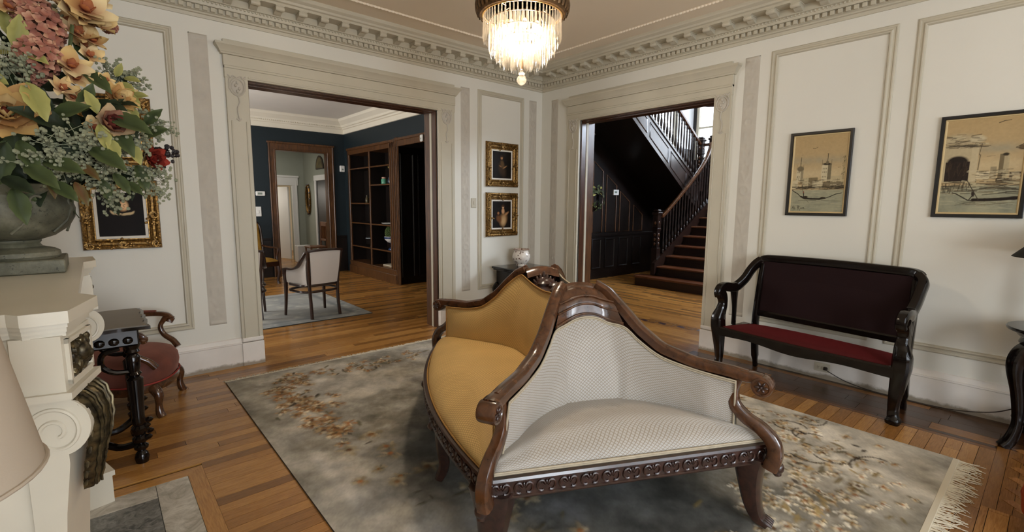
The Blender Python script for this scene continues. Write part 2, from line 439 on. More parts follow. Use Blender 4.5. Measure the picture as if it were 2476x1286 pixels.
# ---- cornice
tr=sroot('trim_3')
CP=[(0,3.005),(.012,3.005),(.016,3.03),(.03,3.034),(.03,3.046),(.038,3.05),(.046,3.052),(.046,3.088),(.07,3.092),(.078,3.112),(.078,3.126),(.092,3.13),(.092,3.186),(.215,3.188),(.215,3.208),(.232,3.215),(.238,3.232),(.262,3.25),(.268,3.262),(.268,3.281),(0,3.281)]
MB().sweepL([(0,YB),(0,0),(XW,0)],CP).build('cornice_profile',M['trim'],tr,sharp=25)
dm=MB().box(-.017,.017,-.026,.0,-.017,.017,.003).mesh('dentil',smooth=False); dm.materials.append(M['trim'])
em=MB().ell((0,0,0),(.011,.012,.015),7,5).mesh('egg_bead'); em.materials.append(M['trim'])
mp=[(0,.0),(.118,.0),(.122,-.012),(.118,-.03),(.106,-.042),(.09,-.040),(.078,-.028),(.05,-.038),(.02,-.05),(0,-.05)]
mm=MB(); mm.prism([(x,z) for x,z in mp],-.03,.03,mat=Matrix(((0,0,1,0),(-1,0,0,0),(0,1,0,0),(0,0,0,1))))
mm.lathe([(.004,-.036),(.017,-.036),(.02,-.03),(.02,.03),(.017,.036),(.004,.036)],12,mat=Matrix(((0,0,1,0),(1,0,0,-.104),(0,1,0,-.022),(0,0,0,1))))
mm.box(-.036,.036,-.124,0,-.006,.001)
mm=mm.mesh('modillion'); mm.materials.append(M['trim'])
def put(me,name,par,loc,rz=0,sc=(1,1,1)):
    o=bpy.data.objects.new(name,me); C.objects.link(o); o.parent=par; o.location=loc; o.rotation_euler=(0,0,rz); o.scale=sc; return o
for k in range(20): put(mm,'modillion',tr,(-.31-.1925*k,-.092,3.186))
for k in range(20): put(mm,'modillion',tr,(-.092,-.31-.1925*k,3.186),R(-90))
for k in range(78): put(dm,'dentil',tr,(-.08-.055*k,-.046,3.07))
for k in range(72): put(dm,'dentil',tr,(-.046,-.08-.055*k,3.07),R(-90))
mb=MB()
for k in range(150): mb.ell((-.1-.03*k,-.08,3.119),(.011,.008,.011),6,4)
for k in range(150): mb.ell((-.08,-.1-.03*k,3.119),(.008,.011,.011),6,4)
o=mb.build('bead_row',M['trim'],tr); o['kind']='stuff'
# ---- wall panels, carved strips
MA=Matrix.Identity(4)                                     # wall A local: x along, -y out
MBm=Matrix(((0,1,0,0),(1,0,0,0),(0,0,1,0),(0,0,0,1)))     # wall B local: x -> world y , -y -> -x
PROF=[(-.002,0),(-.002,.008),(.006,.014),(.014,.014),(.02,.008),(.03,.010),(.042,.02),(.05,.018),(.055,.006),(.058,0)]
for x0,x1 in((-5.3,-4.167),(-1.101,-.343)):
    MB().rectframe(x0,x1,.407,2.883,PROF).build('panel_moulding',M['trim'],wl,sharp=25)
for y0,y1 in((-3.878,-2.968),(-5.05,-3.993),(-6.6,-5.15)):
    MB().rectframe(y0,y1,.407,2.883,PROF,mat=MBm).build('panel_moulding',M['trim'],wr,sharp=25)
def strip(x0,x1,mat,par,seed):
    rg=np.random.default_rng(seed); W_=x1-x0; z0,z1=.413,2.877; nx,nz=15,230
    H=np.zeros((nz,nx)); X=np.linspace(-1,1,nx); Z=np.linspace(z0,z1,nz)
    z=z0+.06
    while z<z1-.05:
        kind=rg.integers(0,5); h=rg.uniform(.07,.16); zz=(Z-(z+h/2))/(h/2)
        XX,ZZ=np.meshgrid(np.abs(X),zz)
        if kind==0: H+=.006*np.exp(-((XX-.45)**2/.03+(ZZ)**2/.25))
        elif kind==1: H+=.006*np.exp(-((np.hypot(XX,ZZ*.9)-.55)**2/.015))
        elif kind==2: H+=.007*np.exp(-(XX**2/.04+ZZ**2/.3))+.005*np.exp(-((XX-.6)**2/.02+(ZZ-.3)**2/.08))
        elif kind==3: H+=.005*np.exp(-((XX-.25-.35*ZZ)**2/.02))*(np.abs(ZZ)<1)
        else: H+=.006*np.exp(-((XX-.5)**2/.02+(ZZ+.4)**2/.1))+.006*np.exp(-(XX**2/.02+(ZZ-.4)**2/.1))
        z+=h
    edge=(np.abs(X)>.86)*.009
    H=np.minimum(H,.008)+edge[None,:]+.002; H[:3]=.011; H[-3:]=.011
    H[:,0]=0; H[:,-1]=0; H[0]=0; H[-1]=0
    mb=MB(); mb.grid(lambda u,v:mat@Vector((lerp(x0,x1,u),-float(H[int(round(v*(nz-1))),int(round(u*(nx-1)))]),lerp(z0,z1,v))),nx,nz)
    mb.build('carved_strip',M['relief'],par,sharp=60)
for i,(a,b) in enumerate(((-4.055,-3.921),(-1.353,-1.221),(-.239,-.105))): strip(a,b,MA,wl,i)
for i,(a,b) in enumerate(((-.304,-.184),(-2.865,-2.73))): strip(a,b,MBm,wr,10+i)
# ---- door surrounds
def surround(name,a0,a1,o0,o1,c0,c1,mat,flip):
    t=sroot(name); T=M['trim']
    def B(mb,*a,c=.003): return mb.box(*a,c=c,mat=mat)
    for (p0,p1) in((a0,o0),(o1,a1)):
        mb=MB(); B(mb,p0,p1,-.03,.02,.24,2.60); wd=p1-p0
        for f in(.14,.80): B(mb,p0+wd*f,p0+wd*(f+.06),-.037,-.02,.26,2.2)
        mb.build('pilaster',T,t,sharp=25)
        mb=MB(); B(mb,p0-.004,p1+.004,-.04,.02,0,.215); B(mb,p0-.002,p1+.002,-.036,.02,.22,.262,c=.008); mb.build('plinth_block',M['base'],t,sharp=25)
        # medallion with ribbon tail
        cx=(p0+p1)/2; mb=MB(); pts=[mat@Vector((cx+.056*math.cos(2*PI*k/28),-.034,2.485+.07*math.sin(2*PI*k/28))) for k in range(28)]
        mb.tube(pts,.007,6,closed=True)
        mb.ell(mat@Vector((cx,-.031,2.485)),(.05,.05,.062) if False else ((.048,.008,.06) if not flip else (.008,.048,.06)),14,8)
        for k in range(4): mb.ell(mat@Vector((cx+.016*math.sin(k*2.1),-.04,2.45+.024*k)),(.012,.012,.015),8,6)
        mb.tube([mat@Vector(q) for q in cr([(cx,-.036,2.42),(cx+.012,-.034,2.36),(cx-.008,-.034,2.30),(cx+.004,-.034,2.21)],5)],[.006]*16,6)
        mb.tube([mat@Vector(q) for q in cr([(cx-.018,-.034,2.22),(cx+.002,-.034,2.205),(cx+.02,-.034,2.22)],5)],[.007]*11,6)
        for s in(-1,1):
            mb.tube([mat@Vector(q) for q in cr([(cx+s*.07,-.034,2.58),(cx+s*.045,-.036,2.56),(cx+s*.03,-.036,2.575),(cx,-.036,2.56)],5)],[.007]*16,6)
            mb.tube([mat@Vector(q) for q in cr([(cx+s*.045,-.034,2.57),(cx+s*.062,-.034,2.53),(cx+s*.06,-.034,2.46)],5)],[.005]*11,6)
        mb.build('medallion',M['relief'],t)
    mb=MB(); B(mb,a0-.004,a1+.004,-.034,.02,ATOP,2.655); B(mb,a0-.004,a1+.004,-.044,.02,2.635,2.655); B(mb,o0,o1,-.04,.02,ATOP+.012,ATOP+.028)
    mb.build('architrave',T,t,sharp=25)
    mb=MB(); B(mb,a0-.008,a1+.008,-.038,.02,2.655,2.745); mb.build('frieze',T,t,sharp=25)
    mb=MB(); CPp=[(.02,2.742),(.045,2.748),(.05,2.76),(.056,2.766),(.062,2.78),(.085,2.81),(.09,2.815),(.09,2.832),(.01,2.836)]
    vs=[];fs=[]
    for d,z in CPp: vs+=[mat@Vector((a0-.008-d+.03,0.01,z)),mat@Vector((a0-.008-d+.03,-d,z)),mat@Vector((a1+.008+d-.03,-d,z)),mat@Vector((a1+.008+d-.03,0.01,z))]
    for i in range(len(CPp)-1):
        for k in range(3): fs.append((i*4+k,i*4+k+1,i*4+5+k,i*4+4+k))
    fs+=[(0,1,2,3),tuple(range(len(vs)-4,len(vs)))]
    mb.add(vs,fs); mb.build('crown',T,t,sharp=20)
    mb=MB(); B(mb,c0,c1,-.022,.02,2.832,2.874); mb.build('cap',T,t,sharp=25)
    return t
surround('trim_1',-3.812,-1.462,AL,AR,-3.814,-1.452,MA,False)
surround('trim_2',-2.632,-.512,BR_,BL,-2.615,-.508,MBm,True)
# jambs of the two pocket doorways (slot, white edge, dark boards)
def jamb(name,mk,length_axis):
    t=sroot(name); return t
jt=sroot('trim_4')
for s,x in((-1,AR),(1,AL)):
    e=.012*s
    MB().box(x,x+e,.02,.10,0,ATOP).build('jamb_board',M['jamb'],jt,smooth=False)
    MB().box(x,x+e*1.6,.105,.138,0,ATOP).build('door_edge',M['trim'],jt,smooth=False)
    MB().box(x,x+e*1.2,.145,.262,0,ATOP).build('jamb_board',M['casing'],jt,smooth=False)
MB().box(AL,AR,.02,.262,ATOP-.012,ATOP,.0).box(AL,AR,.10,.15,ATOP-.02,ATOP-.005).build('head_board',M['jamb'],jt,smooth=False)
jt=sroot('trim_5')
for s,y in((-1,BL),(1,BR_)):
    e=.012*s
    MB().box(.02,.10,y,y+e,0,ATOP).build('jamb_board',M['jamb'],jt,smooth=False)
    MB().box(.105,.138,y,y+e*1.6,0,ATOP).build('door_edge',M['trim'],jt,smooth=False)
    MB().box(.145,.262,y,y+e*1.2,0,ATOP).build('jamb_board',M['casing'],jt,smooth=False)
MB().box(.02,.262,BR_,BL,ATOP-.012,ATOP).box(.10,.15,BR_,BL,ATOP-.02,ATOP-.005).build('head_board',M['jamb'],jt,smooth=False)
# ---- baseboards
BP=[(0,0),(.026,0),(.026,.205),(.03,.21),(.03,.222),(.022,.224),(.018,.24),(.012,.258),(0,.264)]
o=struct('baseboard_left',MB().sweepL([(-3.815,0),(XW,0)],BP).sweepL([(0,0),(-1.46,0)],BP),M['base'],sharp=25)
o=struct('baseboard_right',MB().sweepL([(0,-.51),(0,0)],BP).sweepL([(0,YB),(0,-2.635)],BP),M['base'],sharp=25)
# ================================================================== LIBRARY SHELL
LY=5.51; LX=-.57
struct('wall_library_far',MB().box(-6.1,-1.96,LY,LY+.14,-.1,3.4).box(-.95,-.2,LY,LY+.14,-.1,3.4).box(-1.96,-.95,LY,LY+.14,2.53,3.4),TEAL,smooth=False)
struct('wall_library_side',MB().box(LX,LX+.35,2.1,5.51,2.62,3.4).box(LX,LX+.35,.25,2.1,-.1,3.4).box(LX,LX+.1,5.3,5.51,-.1,2.62),TEAL,smooth=False)
struct('wall_library_window',MB().box(-6.2,-6.05,.2,2.3,-.1,3.4).box(-6.2,-6.05,4.1,5.6,-.1,3.4).box(-6.2,-6.05,2.3,4.1,-.1,.7).box(-6.2,-6.05,2.3,4.1,2.5,3.4),TEAL,smooth=False)
struct('ceiling_library',MB().box(-6.2,-.2,.2,5.65,3.235,3.35),paint('library_ceiling',(230,226,218),.7,.02),smooth=False)
LC=[(0,2.95),(.02,2.955),(.02,3.04),(.045,3.05),(.05,3.075),(.085,3.09),(.09,3.12),(.13,3.16),(.16,3.19),(.165,3.215),(.18,3.236),(0,3.236)]
tl=sroot('trim_6')
WHT=paint('library_cornice_paint',(226,218,200),.5,.02)
MB().sweepL([(LX,.25),(LX,LY),(-6.1,LY)],LC).build('cornice_profile',WHT,tl,sharp=25)
mb=MB()
for k in range(60): mb.ell((-.7-.034*k,LY-.074,3.083),(.012,.012,.014),6,4)
for k in range(60): mb.ell((LX-.074,LY-.14-.034*k,3.083),(.012,.012,.014),6,4)
o=mb.build('bead_row',WHT,tl); o['kind']='stuff'
# doorway casing in the far library wall
dc=sroot('door_1',(-1.455,LY,0))
for s in(-1,1):
    mb=MB(); x0=s*.505; x1=s*.64
    mb.box(x0,x1,-.03,.0,0,2.66,.006); mb.box(x1-s*.03,x1,-.045,0,0,2.68,.008); mb.box(x0,x0+s*.03,-.036,0,0,2.54,.006); mb.box(x0,x0+s*.012,-.02,.16,0,2.53)
    mb.build('casing',M['casing'],dc,sharp=25)
mb=MB(); mb.box(-.64,.64,-.031,0,2.53,2.67,.006).box(-.66,.66,-.046,0,2.65,2.69,.008).box(-.505,.505,-.036,0,2.53,2.56,.006).box(-.505,.505,-.02,.16,2.52,2.532); mb.build('casing_head',M['casing'],dc,sharp=25)
wsc=sroot('trim_7')
for a,b in((-.80,-.58),(-6,-2.12)): MB().box(a,b,LY-.02,LY,0,.75,.004).box(a,b,LY-.03,LY,.75,.79,.006).build('wainscot',M['panel'],wsc,sharp=25)
# ---- deep doorway beside the bookcase
pan=sroot('door_2',(LX,2.62,0))
MB().box(-.02,.0,.42,.55,0,2.66,.004).box(-.035,0,.44,.47,0,2.66,.006).box(-.035,0,.5,.53,0,2.66,.006).build('casing',M['casing'],pan,sharp=25)
MB().box(-.025,0,-.62,.55,2.5,2.63,.004).box(-.04,0,-.62,.56,2.6,2.645,.006).build('casing_head',M['casing'],pan,sharp=25)
mb=MB().box(0,.95,.52,.56,0,2.55)
pd=mb.build('panelled_reveal',M['panel'],pan,smooth=False)
for a,b in((.06,.34),(.42,.62),(.70,.88)): MB().rectframe(a,b,.12,2.4,[(0,0),(0,.012),(.015,.018),(.03,.006),(.03,0)],mat=Matrix.Translation((0,.52,0))).build('reveal_moulding',M['panel'],pan,sharp=25)
MB().box(.95,1.0,-.6,.6,0,2.6).box(0,1,-.6,.56,2.5,2.55).box(0,1,-.66,-.6,0,2.6).build('reveal_lining',M['panel'],pan,smooth=False)
# ================================================================== ROOM BEYOND
struct('wall_passage_right',MB().box(-.55,-.42,5.65,6.62,-.1,3.3).box(-.55,-.42,7.34,8.3,-.1,3.3).box(-.55,-.42,6.62,7.34,2.03,3.3),SAGE,smooth=False)
struct('wall_passage_far',MB().box(-2.8,-1.75,8.3,8.42,-.1,3.3).box(-.86,-.42,8.3,8.42,-.1,3.3).box(-1.75,-.86,8.3,8.42,1.93,3.3),SAGE,smooth=False)
struct('wall_passage_left',MB().box(-2.9,-2.75,5.65,8.42,-.1,3.3),SAGE,smooth=False)
struct('ceiling_passage',MB().box(-2.9,-.4,5.6,8.4,3.2,3.3),M['ceil'],smooth=False)
struct('wall_far_room',MB().box(-2.9,.2,11,11.1,-.1,3.3).box(-2.9,-2.8,8.4,11.1,-.1,3.3).box(.1,.2,8.4,11.1,-.1,3.3).box(-2.9,.2,8.4,11.1,3,3.1),CREAM,smooth=False)
d3=sroot('door_3',(-1.305,8.3,0)); WP=plain('white_door_paint',(226,222,214),.45)
MB().box(-.57,-.445,-.03,0,0,2.05,.006).build('casing',WP,d3,sharp=25); MB().box(.445,.57,-.03,0,0,2.05,.006).box(.535,.57,-.045,0,0,2.05,.006).build('casing',WP,d3,sharp=25)
MB().box(-.6,.6,-.035,0,1.93,2.16,.006).box(-.62,.62,-.05,0,2.13,2.18,.006).build('casing_head',WP,d3,sharp=25)
lf=MB(); rm=Matrix.Translation((.40,.15,0))@Matrix.Rotation(R(112),4,'Z')
lf.box(0,.72,-.02,.02,.02,1.9,.004,mat=rm); leaf=lf.build('door_leaf',WP,d3,sharp=25)
for z0,z1 in((.2,.85),(1.0,1.75)):
    MB().rectframe(.1,.62,z0,z1,[(0,0),(0,.012),(.02,.014),(.03,.004),(.03,0)],mat=rm@Matrix.Translation((0,-.02,0))).build('door_panel',WP,d3,sharp=25)
hd=MB(); hd.ell(rm@Vector((.66,-.06,.95)),(.028,.028,.028),10,8); hd.ell(rm@Vector((.66,.06,.95)),(.028,.028,.028),10,8); hd.tube([rm@Vector((.66,-.06,.95)),rm@Vector((.66,.06,.95))],.01,8); hd.build('door_knob',M['black'],d3)
d4=sroot('door_4',(-.55,6.98,0))
for s in(-1,1): MB().box(-.03,0,s*.36,s*.46,0,2.12,.006).build('casing',WP,d4,sharp=25)
MB().box(-.035,0,-.48,.48,2.03,2.16,.006).build('casing_head',WP,d4,sharp=25)
MB().box(.0,.04,-.36,.36,0,2.03).build('dark_opening',M['panel'],d4,smooth=False)  # dark sheet stands for the shade in the open doorway
# ================================================================== STAIR HALL SHELL
HW=1.3
struct('wall_hall_panelled',MB().box(.25,6.5,HW,HW+.12,-.1,2.85),M['panel'],smooth=False)
hallp=paint('stairwell_paint',(196,196,196),.6,.03)
struct('wall_stairwell',MB().box(.25,3.7,HW,HW+.12,2.85,5).box(5.7,6.5,HW,HW+.12,2.85,5).box(3.7,5.7,HW,HW+.12,4.6,5),hallp,smooth=False)
struct('wall_hall_end',MB().box(6.4,6.5,-5,-2.2,-.1,5).box(6.4,6.5,1.22,1.42,-.1,5).box(6.4,6.5,-2.2,1.22,-.1,2.6).box(6.4,6.5,-2.2,1.22,4.1,5),M['panel'],smooth=False)
struct('wall_hall_front',MB().box(.25,3.4,-5.1,-5,-.1,5).box(5.4,6.5,-5.1,-5,-.1,5).box(3.4,5.4,-5.1,-5,-.1,3.0).box(3.4,5.4,-5.1,-5,4.6,5),M['panel'],smooth=False)
struct('ceiling_hall',MB().box(.25,2.0,-5.1,1.42,3.35,3.5).box(2.0,6.5,-5.1,1.42,4.95,5.05).box(2.0,2.1,-5.1,1.42,3.35,5),M['ceil'],smooth=False)
for nm,loc,rz,wd,z0,z1 in(('window_3',(4.7,HW+.05,0),0,2.0,2.85,4.6),('window_4',(6.45,-.49,0),R(-90),3.42,2.6,4.1),('window_5',(4.4,-5.05,0),R(180),2.0,3.0,4.6),('window_6',(-6.12,3.2,0),R(90),1.8,.7,2.5)):
    t=sroot(nm,loc); t.rotation_euler=(0,0,rz); h=wd/2
    MB().rectframe(-h,h,z0,z1,[(-.01,-.04),(-.01,.04),(.06,.04),(.06,-.04)]).build('window_frame',M['trim'],t,smooth=False)
    MB().box(-h,h,-.02,.02,(z0+z1)/2-.02,(z0+z1)/2+.02).build('sash_bar',M['trim'],t,smooth=False)
    MB().box(-h,h,-.003,.003,z0,z1).build('pane',GLASS,t,smooth=False)
# panelled mouldings under the stair
hp=bpy.data.objects['wall_hall_panelled']
for k,(x0,x1,zt) in enumerate(((2.32,2.62,2.55),(2.7,3.0,2.35),(3.12,3.45,2.1),(3.58,3.92,1.78),(4.07,4.4,1.5))):
    mb=MB(); z0=.95
    pts=[(x0,z0),(x1,z0),(x1,zt-.62*(x1-x0)),(x0,zt)]
    mb.tube([(x,HW-.008,z) for x,z in pts],.014,6,closed=True); mb.build('panel_moulding',M['casing'],hp)
    MB().rectframe(x0,x1,.2,.82,[(0,0),(0,.015),(.02,.02),(.035,.006),(.035,0)],mat=Matrix.Translation((0,HW,0))).build('lower_panel_moulding',M['panel'],hp,sharp=25)
MB().box(.3,6.3,HW-.02,HW,.86,.91,.006).build('dado_rail',M['panel'],hp,sharp=25)
# ================================================================== SOFA
def fabric(name,base,line,period=.021,rough=.5,sheen=.3,strength=.8,w_=.10):
    t=NT(name); uv=t.new('UVMap',uv_map='UVMap').outputs[0]; sp=t.new('SeparateXYZ'); t.l(uv,sp.inputs[0])
    def line_(op):
        q=t.math('DIVIDE',t.math(op,sp.outputs[0],t.math('MULTIPLY',sp.outputs[1],1.15)),period)
        f=t.math('ABSOLUTE',t.math('SUBTRACT',t.math('FRACT',q),.5))
        m=t.new('MapRange'); t.l(f,m.inputs[0]); m.inputs[1].default_value=.5-w_*1.6; m.inputs[2].default_value=.5-w_*.3; return m.outputs[0]
    L=t.math('MAXIMUM',line_('ADD'),line_('SUBTRACT'))
    n=t.noise(t.coord('Object'),6,4); b=t.ramp(n,[(.3,tuple(x*.93 for x in lin(base))),(.7,tuple(min(1,x*1.06) for x in lin(base)))])
    t.base(t.mix(t.math('MULTIPLY',L,strength),b,lin(line))); t.set(Roughness=rough); t.b.inputs['Sheen Weight'].default_value=sheen; t.b.inputs['Sheen Tint'].default_value=(*lin(base),1); t.b.inputs['Specular IOR Level'].default_value=.35
    t.bump(t.math('MULTIPLY',L,-1),.35,.0015); return t.m
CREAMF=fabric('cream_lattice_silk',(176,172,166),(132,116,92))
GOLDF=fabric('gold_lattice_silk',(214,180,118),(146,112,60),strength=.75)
CORDC=paint('cream_gimp',(176,164,142),.8,.1,40,.3,'Object'); CORDG=paint('gold_gimp',(160,120,64),.8,.1,40,.3,'Object')
sofa=thing('conversation_sofa','four-sided carved wooden sofa with gold long side and cream lattice end seat','sofa',(-2.658,-2.878,.019),R(-27.07))
ZT=[0,.15,.35,.55,.7,.82,.92,1.0]; ZV=[.715,.728,.735,.775,.855,.95,1.02,1.05]
def RP(t,sx,sy): # rail centre line from scroll to crest
    return Vector((sx*(.61-.51*t),sy*(.992-.642*t),interp(ZT,ZV,t)))
dpl=Vector((.51,.642,0)).normalized()
def outd(sx,sy): return Vector((sx*dpl.x,sy*dpl.y,0))
def sofa_rails():
    for sx in(-1,1):
        for sy in(-1,1):
            d=outd(sx,sy); side=Vector((-d.y,d.x,0))
            pts=[RP(t,sx,sy) for t in np.linspace(.02,1,26)]
            S0=RP(0,sx,sy)
            pre=[S0+d*.01+Vector((0,0,.004)),S0+d*(-.02)+Vector((0,0,.008))]
            mb=MB(); mb.tube(pre+pts[1:],[(.036,.024)]*2+[(lerp(.034,.03,k/25),.026) for k in range(25)],sec=RSEC,upv=(0,0,1))
            mb.tube([q+Vector((0,0,.024)) for q in pts[1:]],[(.012,.006)]*25,8,upv=(0,0,1))
            rail=mb.build('arm_rail',M['mahog'],sofa)
            # scroll
            mm_=Matrix((( side.x,d.x,0,0),(side.y,d.y,0,0),(0,0,1,0),(0,0,0,1)))
            c=S0+d*.012+Vector((0,0,-.022))
            ax=Matrix((( d.x,0,side.x,c.x),(d.y,0,side.y,c.y),(0,1,0,c.z),(0,0,0,1)))
            mb=MB(); mb.lathe([(.001,-.036),(.030,-.036),(.033,-.040),(.042,-.038),(.045,-.03),(.045,.03),(.042,.038),(.033,.04),(.03,.036),(.001,.036)],24,mat=ax)
            sc=mb.build('scroll',M['mahog'],sofa)
            mb=MB()
            for e in(-1,1):
                for k in range(6):
                    a=2*PI*k/6; q=ax@Vector((.0165*math.cos(a),.0165*math.sin(a),e*.037))
                    mb.ell(q,(.011,.006,.0065),8,6,mat=(ax.to_3x3()@Matrix.Rotation(a,3,'Z')).to_4x4())
                mb.ell(ax@Vector((0,0,e*.04)),(.007,.007,.007),8,6)
            mb.build('rosette',M['rosewood'],sc)
            # swan-neck post
            pp=cr([S0+d*r_+Vector((0,0,z-S0.z)) for r_,z in(((-.085,.725),(-.105,.66),(-.10,.585),(-.055,.53),(.005,.492),(.045,.445),(.06,.39),(.045,.32)) if sx<0 else ((-.085,.725),(-.105,.66),(-.10,.585),(-.05,.53),(.02,.492),(.068,.445),(.082,.39),(.065,.32)))],5)
            rr=[(lerp(.024,.034,k/(len(pp)-1)),lerp(.022,.03,k/(len(pp)-1))) for k in range(len(pp))]
            mb=MB(); mb.tube(pp,rr,sec=RSEC,upv=side); mb.build('arm_post',M['mahog'],sofa)
            # sabre leg
            K=Vector((sx*(.60 if sx<0 else .665),sy*.95,0))
            lp=cr([K+d*r_+Vector((0,0,z)) for r_,z in((-.02,.35),(-.025,.28),(-.02,.19),(-.005,.10),(.02,.04),(.065,.012))],5)
            zz=[.0,.012,.04,.10,.20,.30,.37]; ww=[.034,.038,.045,.05,.066,.088,.10]; tt=[.012,.014,.028,.038,.05,.066,.075]
            mb=MB(); mb.tube(lp,[(interp(zz,ww,q.z),interp(zz,tt,q.z)) for q in lp],sec=RSEC,upv=d)
            leg=mb.build('leg',M['rosewood'],sofa)
            mb=MB()
            for k in range(4): mb.tube(cr([lp[-1]+side*((k-1.5)*.017)+d*a+Vector((0,0,z)) for a,z in((-.045,.024),(-.015,.02),(.02,.004))],4),[.008,.0085,.009,.009,.009,.009,.009,.008,.006],6)
            mb.build('claw',M['rosewood'],leg)
            mb=MB(); q=K+d*.085+Vector((0,0,.30)); mb.ell(q,(.028,.028,.03),12,8); mb.ell(q+Vector((0,0,-.028)),(.02,.02,.016),10,6); mb.build('knee_carving',M['rosewood'],leg)
sofa_rails()
def bowx(y,sx=-1): return (.62+.16*max(0,1-(y/.96)**2)) if sx<0 else (.70+.20*max(0,1-(y/.96)**2))
# seat rails
def railpath(side):
    if side=='L': return [(-bowx(y),y) for y in np.linspace(.96,-.96,31)]
    if side=='R': return [(bowx(y,1),y) for y in np.linspace(-.96,.96,31)]
    if side=='N': return [(x,-.985) for x in np.linspace(-.62,.70,15)]
    return [(x,.985) for x in np.linspace(.70,-.62,15)]
cu=MB()
cu.tube([(.017*math.cos(a)-.004,-.002,.017*math.sin(a)*1.25) for a in np.linspace(R(60),R(300),13)],[.005]*13,6)
cu.tube([(-.017*math.cos(a)+.038,-.002,.017*math.sin(a)*1.25) for a in np.linspace(R(60),R(300),13)],[.005]*13,6)
for k in range(5): a=R(-50+25*k); cu.ell((.017+.018*math.sin(a),-.004,-.012+.026*math.cos(a)),(.0045,.005,.011),6,5,mat=Matrix.Rotation(a,4,'Y'))
cum=cu.mesh('carved_scroll'); cum.materials.append(M['rosewood'])
for side in 'LRNF':
    P=railpath(side); mb=MB()
    # front face offset outward
    prof=[(-.0,.325),(.022,.325),(.026,.332),(.018,.338),(.018,.396),(.026,.402),(.022,.413),(-.0,.413)]
    mb.sweepL(P[::-1],prof); rl=mb.build('seat_rail',M['rosewood'],sofa,sharp=25)
    L=[0]
    for a,b in zip(P[:-1],P[1:]): L.append(L[-1]+math.hypot(b[0]-a[0],b[1]-a[1]))
    n=int(L[-1]/.088); 
    for k in range(n):
        s=(k+.5)/n*L[-1]; x=np.interp(s,L,[p[0] for p in P]); y=np.interp(s,L,[p[1] for p in P])
        x2=np.interp(s+.01,L,[p[0] for p in P]); y2=np.interp(s+.01,L,[p[1] for p in P])
        a=math.atan2(y2-y,x2-x); nx,ny=math.sin(a),-math.cos(a)
        if side in'LRNF':
            put(cum,'carved_scroll',rl,(x+nx*.019-.017*math.cos(a),y+ny*.019-.017*math.sin(a),.366),a)
for sx in(-1,1):
    for y in(-.3,.3):
        mb=MB(); x=sx*(bowx(y,sx)-.03); pp=cr([(x,y,.36),(x,y,.22),(x-sx*.01,y,.1),(x+sx*.02,y,.022)],5)
        mb.tube(pp,[(lerp(.045,.024,k/15),lerp(.04,.022,k/15)) for k in range(len(pp))],sec=RSEC,upv=(1,0,0)); mb.ell((x+sx*.05,y,.325),(.024,.024,.028),10,6); mb.build('leg',M['rosewood'],sofa)
MB().box(-.64,.64,-.95,.95,.34,.405).build('seat_deck',M['gapd'],sofa,smooth=False)
# cushions -----------------------------------------------------------
def resample(pts,n):
    pts=[Vector(p) for p in cr(pts,8)]; L=[0]
    for a,b in zip(pts[:-1],pts[1:]): L.append(L[-1]+(b-a).length)
    out=[]
    for k in range(n):
        s=L[-1]*k/(n-1); out.append(Vector([np.interp(s,L,[p[i] for p in pts]) for i in range(3)]))
    return out,L[-1]
def back_panel(name,top,bot,nrm,mat,pipe,bulge=.035,tuft=()):
    NU,NV=72,20; T,lt=resample(top,NU); B,lb=resample(bot,NU); H=.5
    def f(u,v):
        i=int(round(u*(NU-1))); p=B[i].lerp(T[i],v); q=Vector(nrm(u)); b=bulge*math.sin(PI*min(1,v*1.02))**.8*min(1,u*12,(1-u)*12)
        for tu,dp in tuft: b-=dp*math.exp(-((u-tu)/.012)**2)*max(0,1-v*1.3)
        return p+q*b
    mb=MB(); mb.grid(f,NU,NV,uvf=lambda u,v:(u*lt*.92,v*H))
    o=mb.build(name,mat,sofa,sharp=80)
    ed=[f(u,1)+Vector(nrm(u))*.006 for u in np.linspace(0,1,NU)]; side0=[f(0,v)+Vector(nrm(0))*.006 for v in np.linspace(0,1,12)]; side1=[f(1,v)+Vector(nrm(1))*.006 for v in np.linspace(1,0,12)]
    path=side0[:-1]+ed+side1[1:]
    for dz in(0,.009):
        mb=MB(); mb.tube([p+Vector((0,0,-dz)) for p in path],.0042,6); mb.build('piping',pipe,o)
    return o
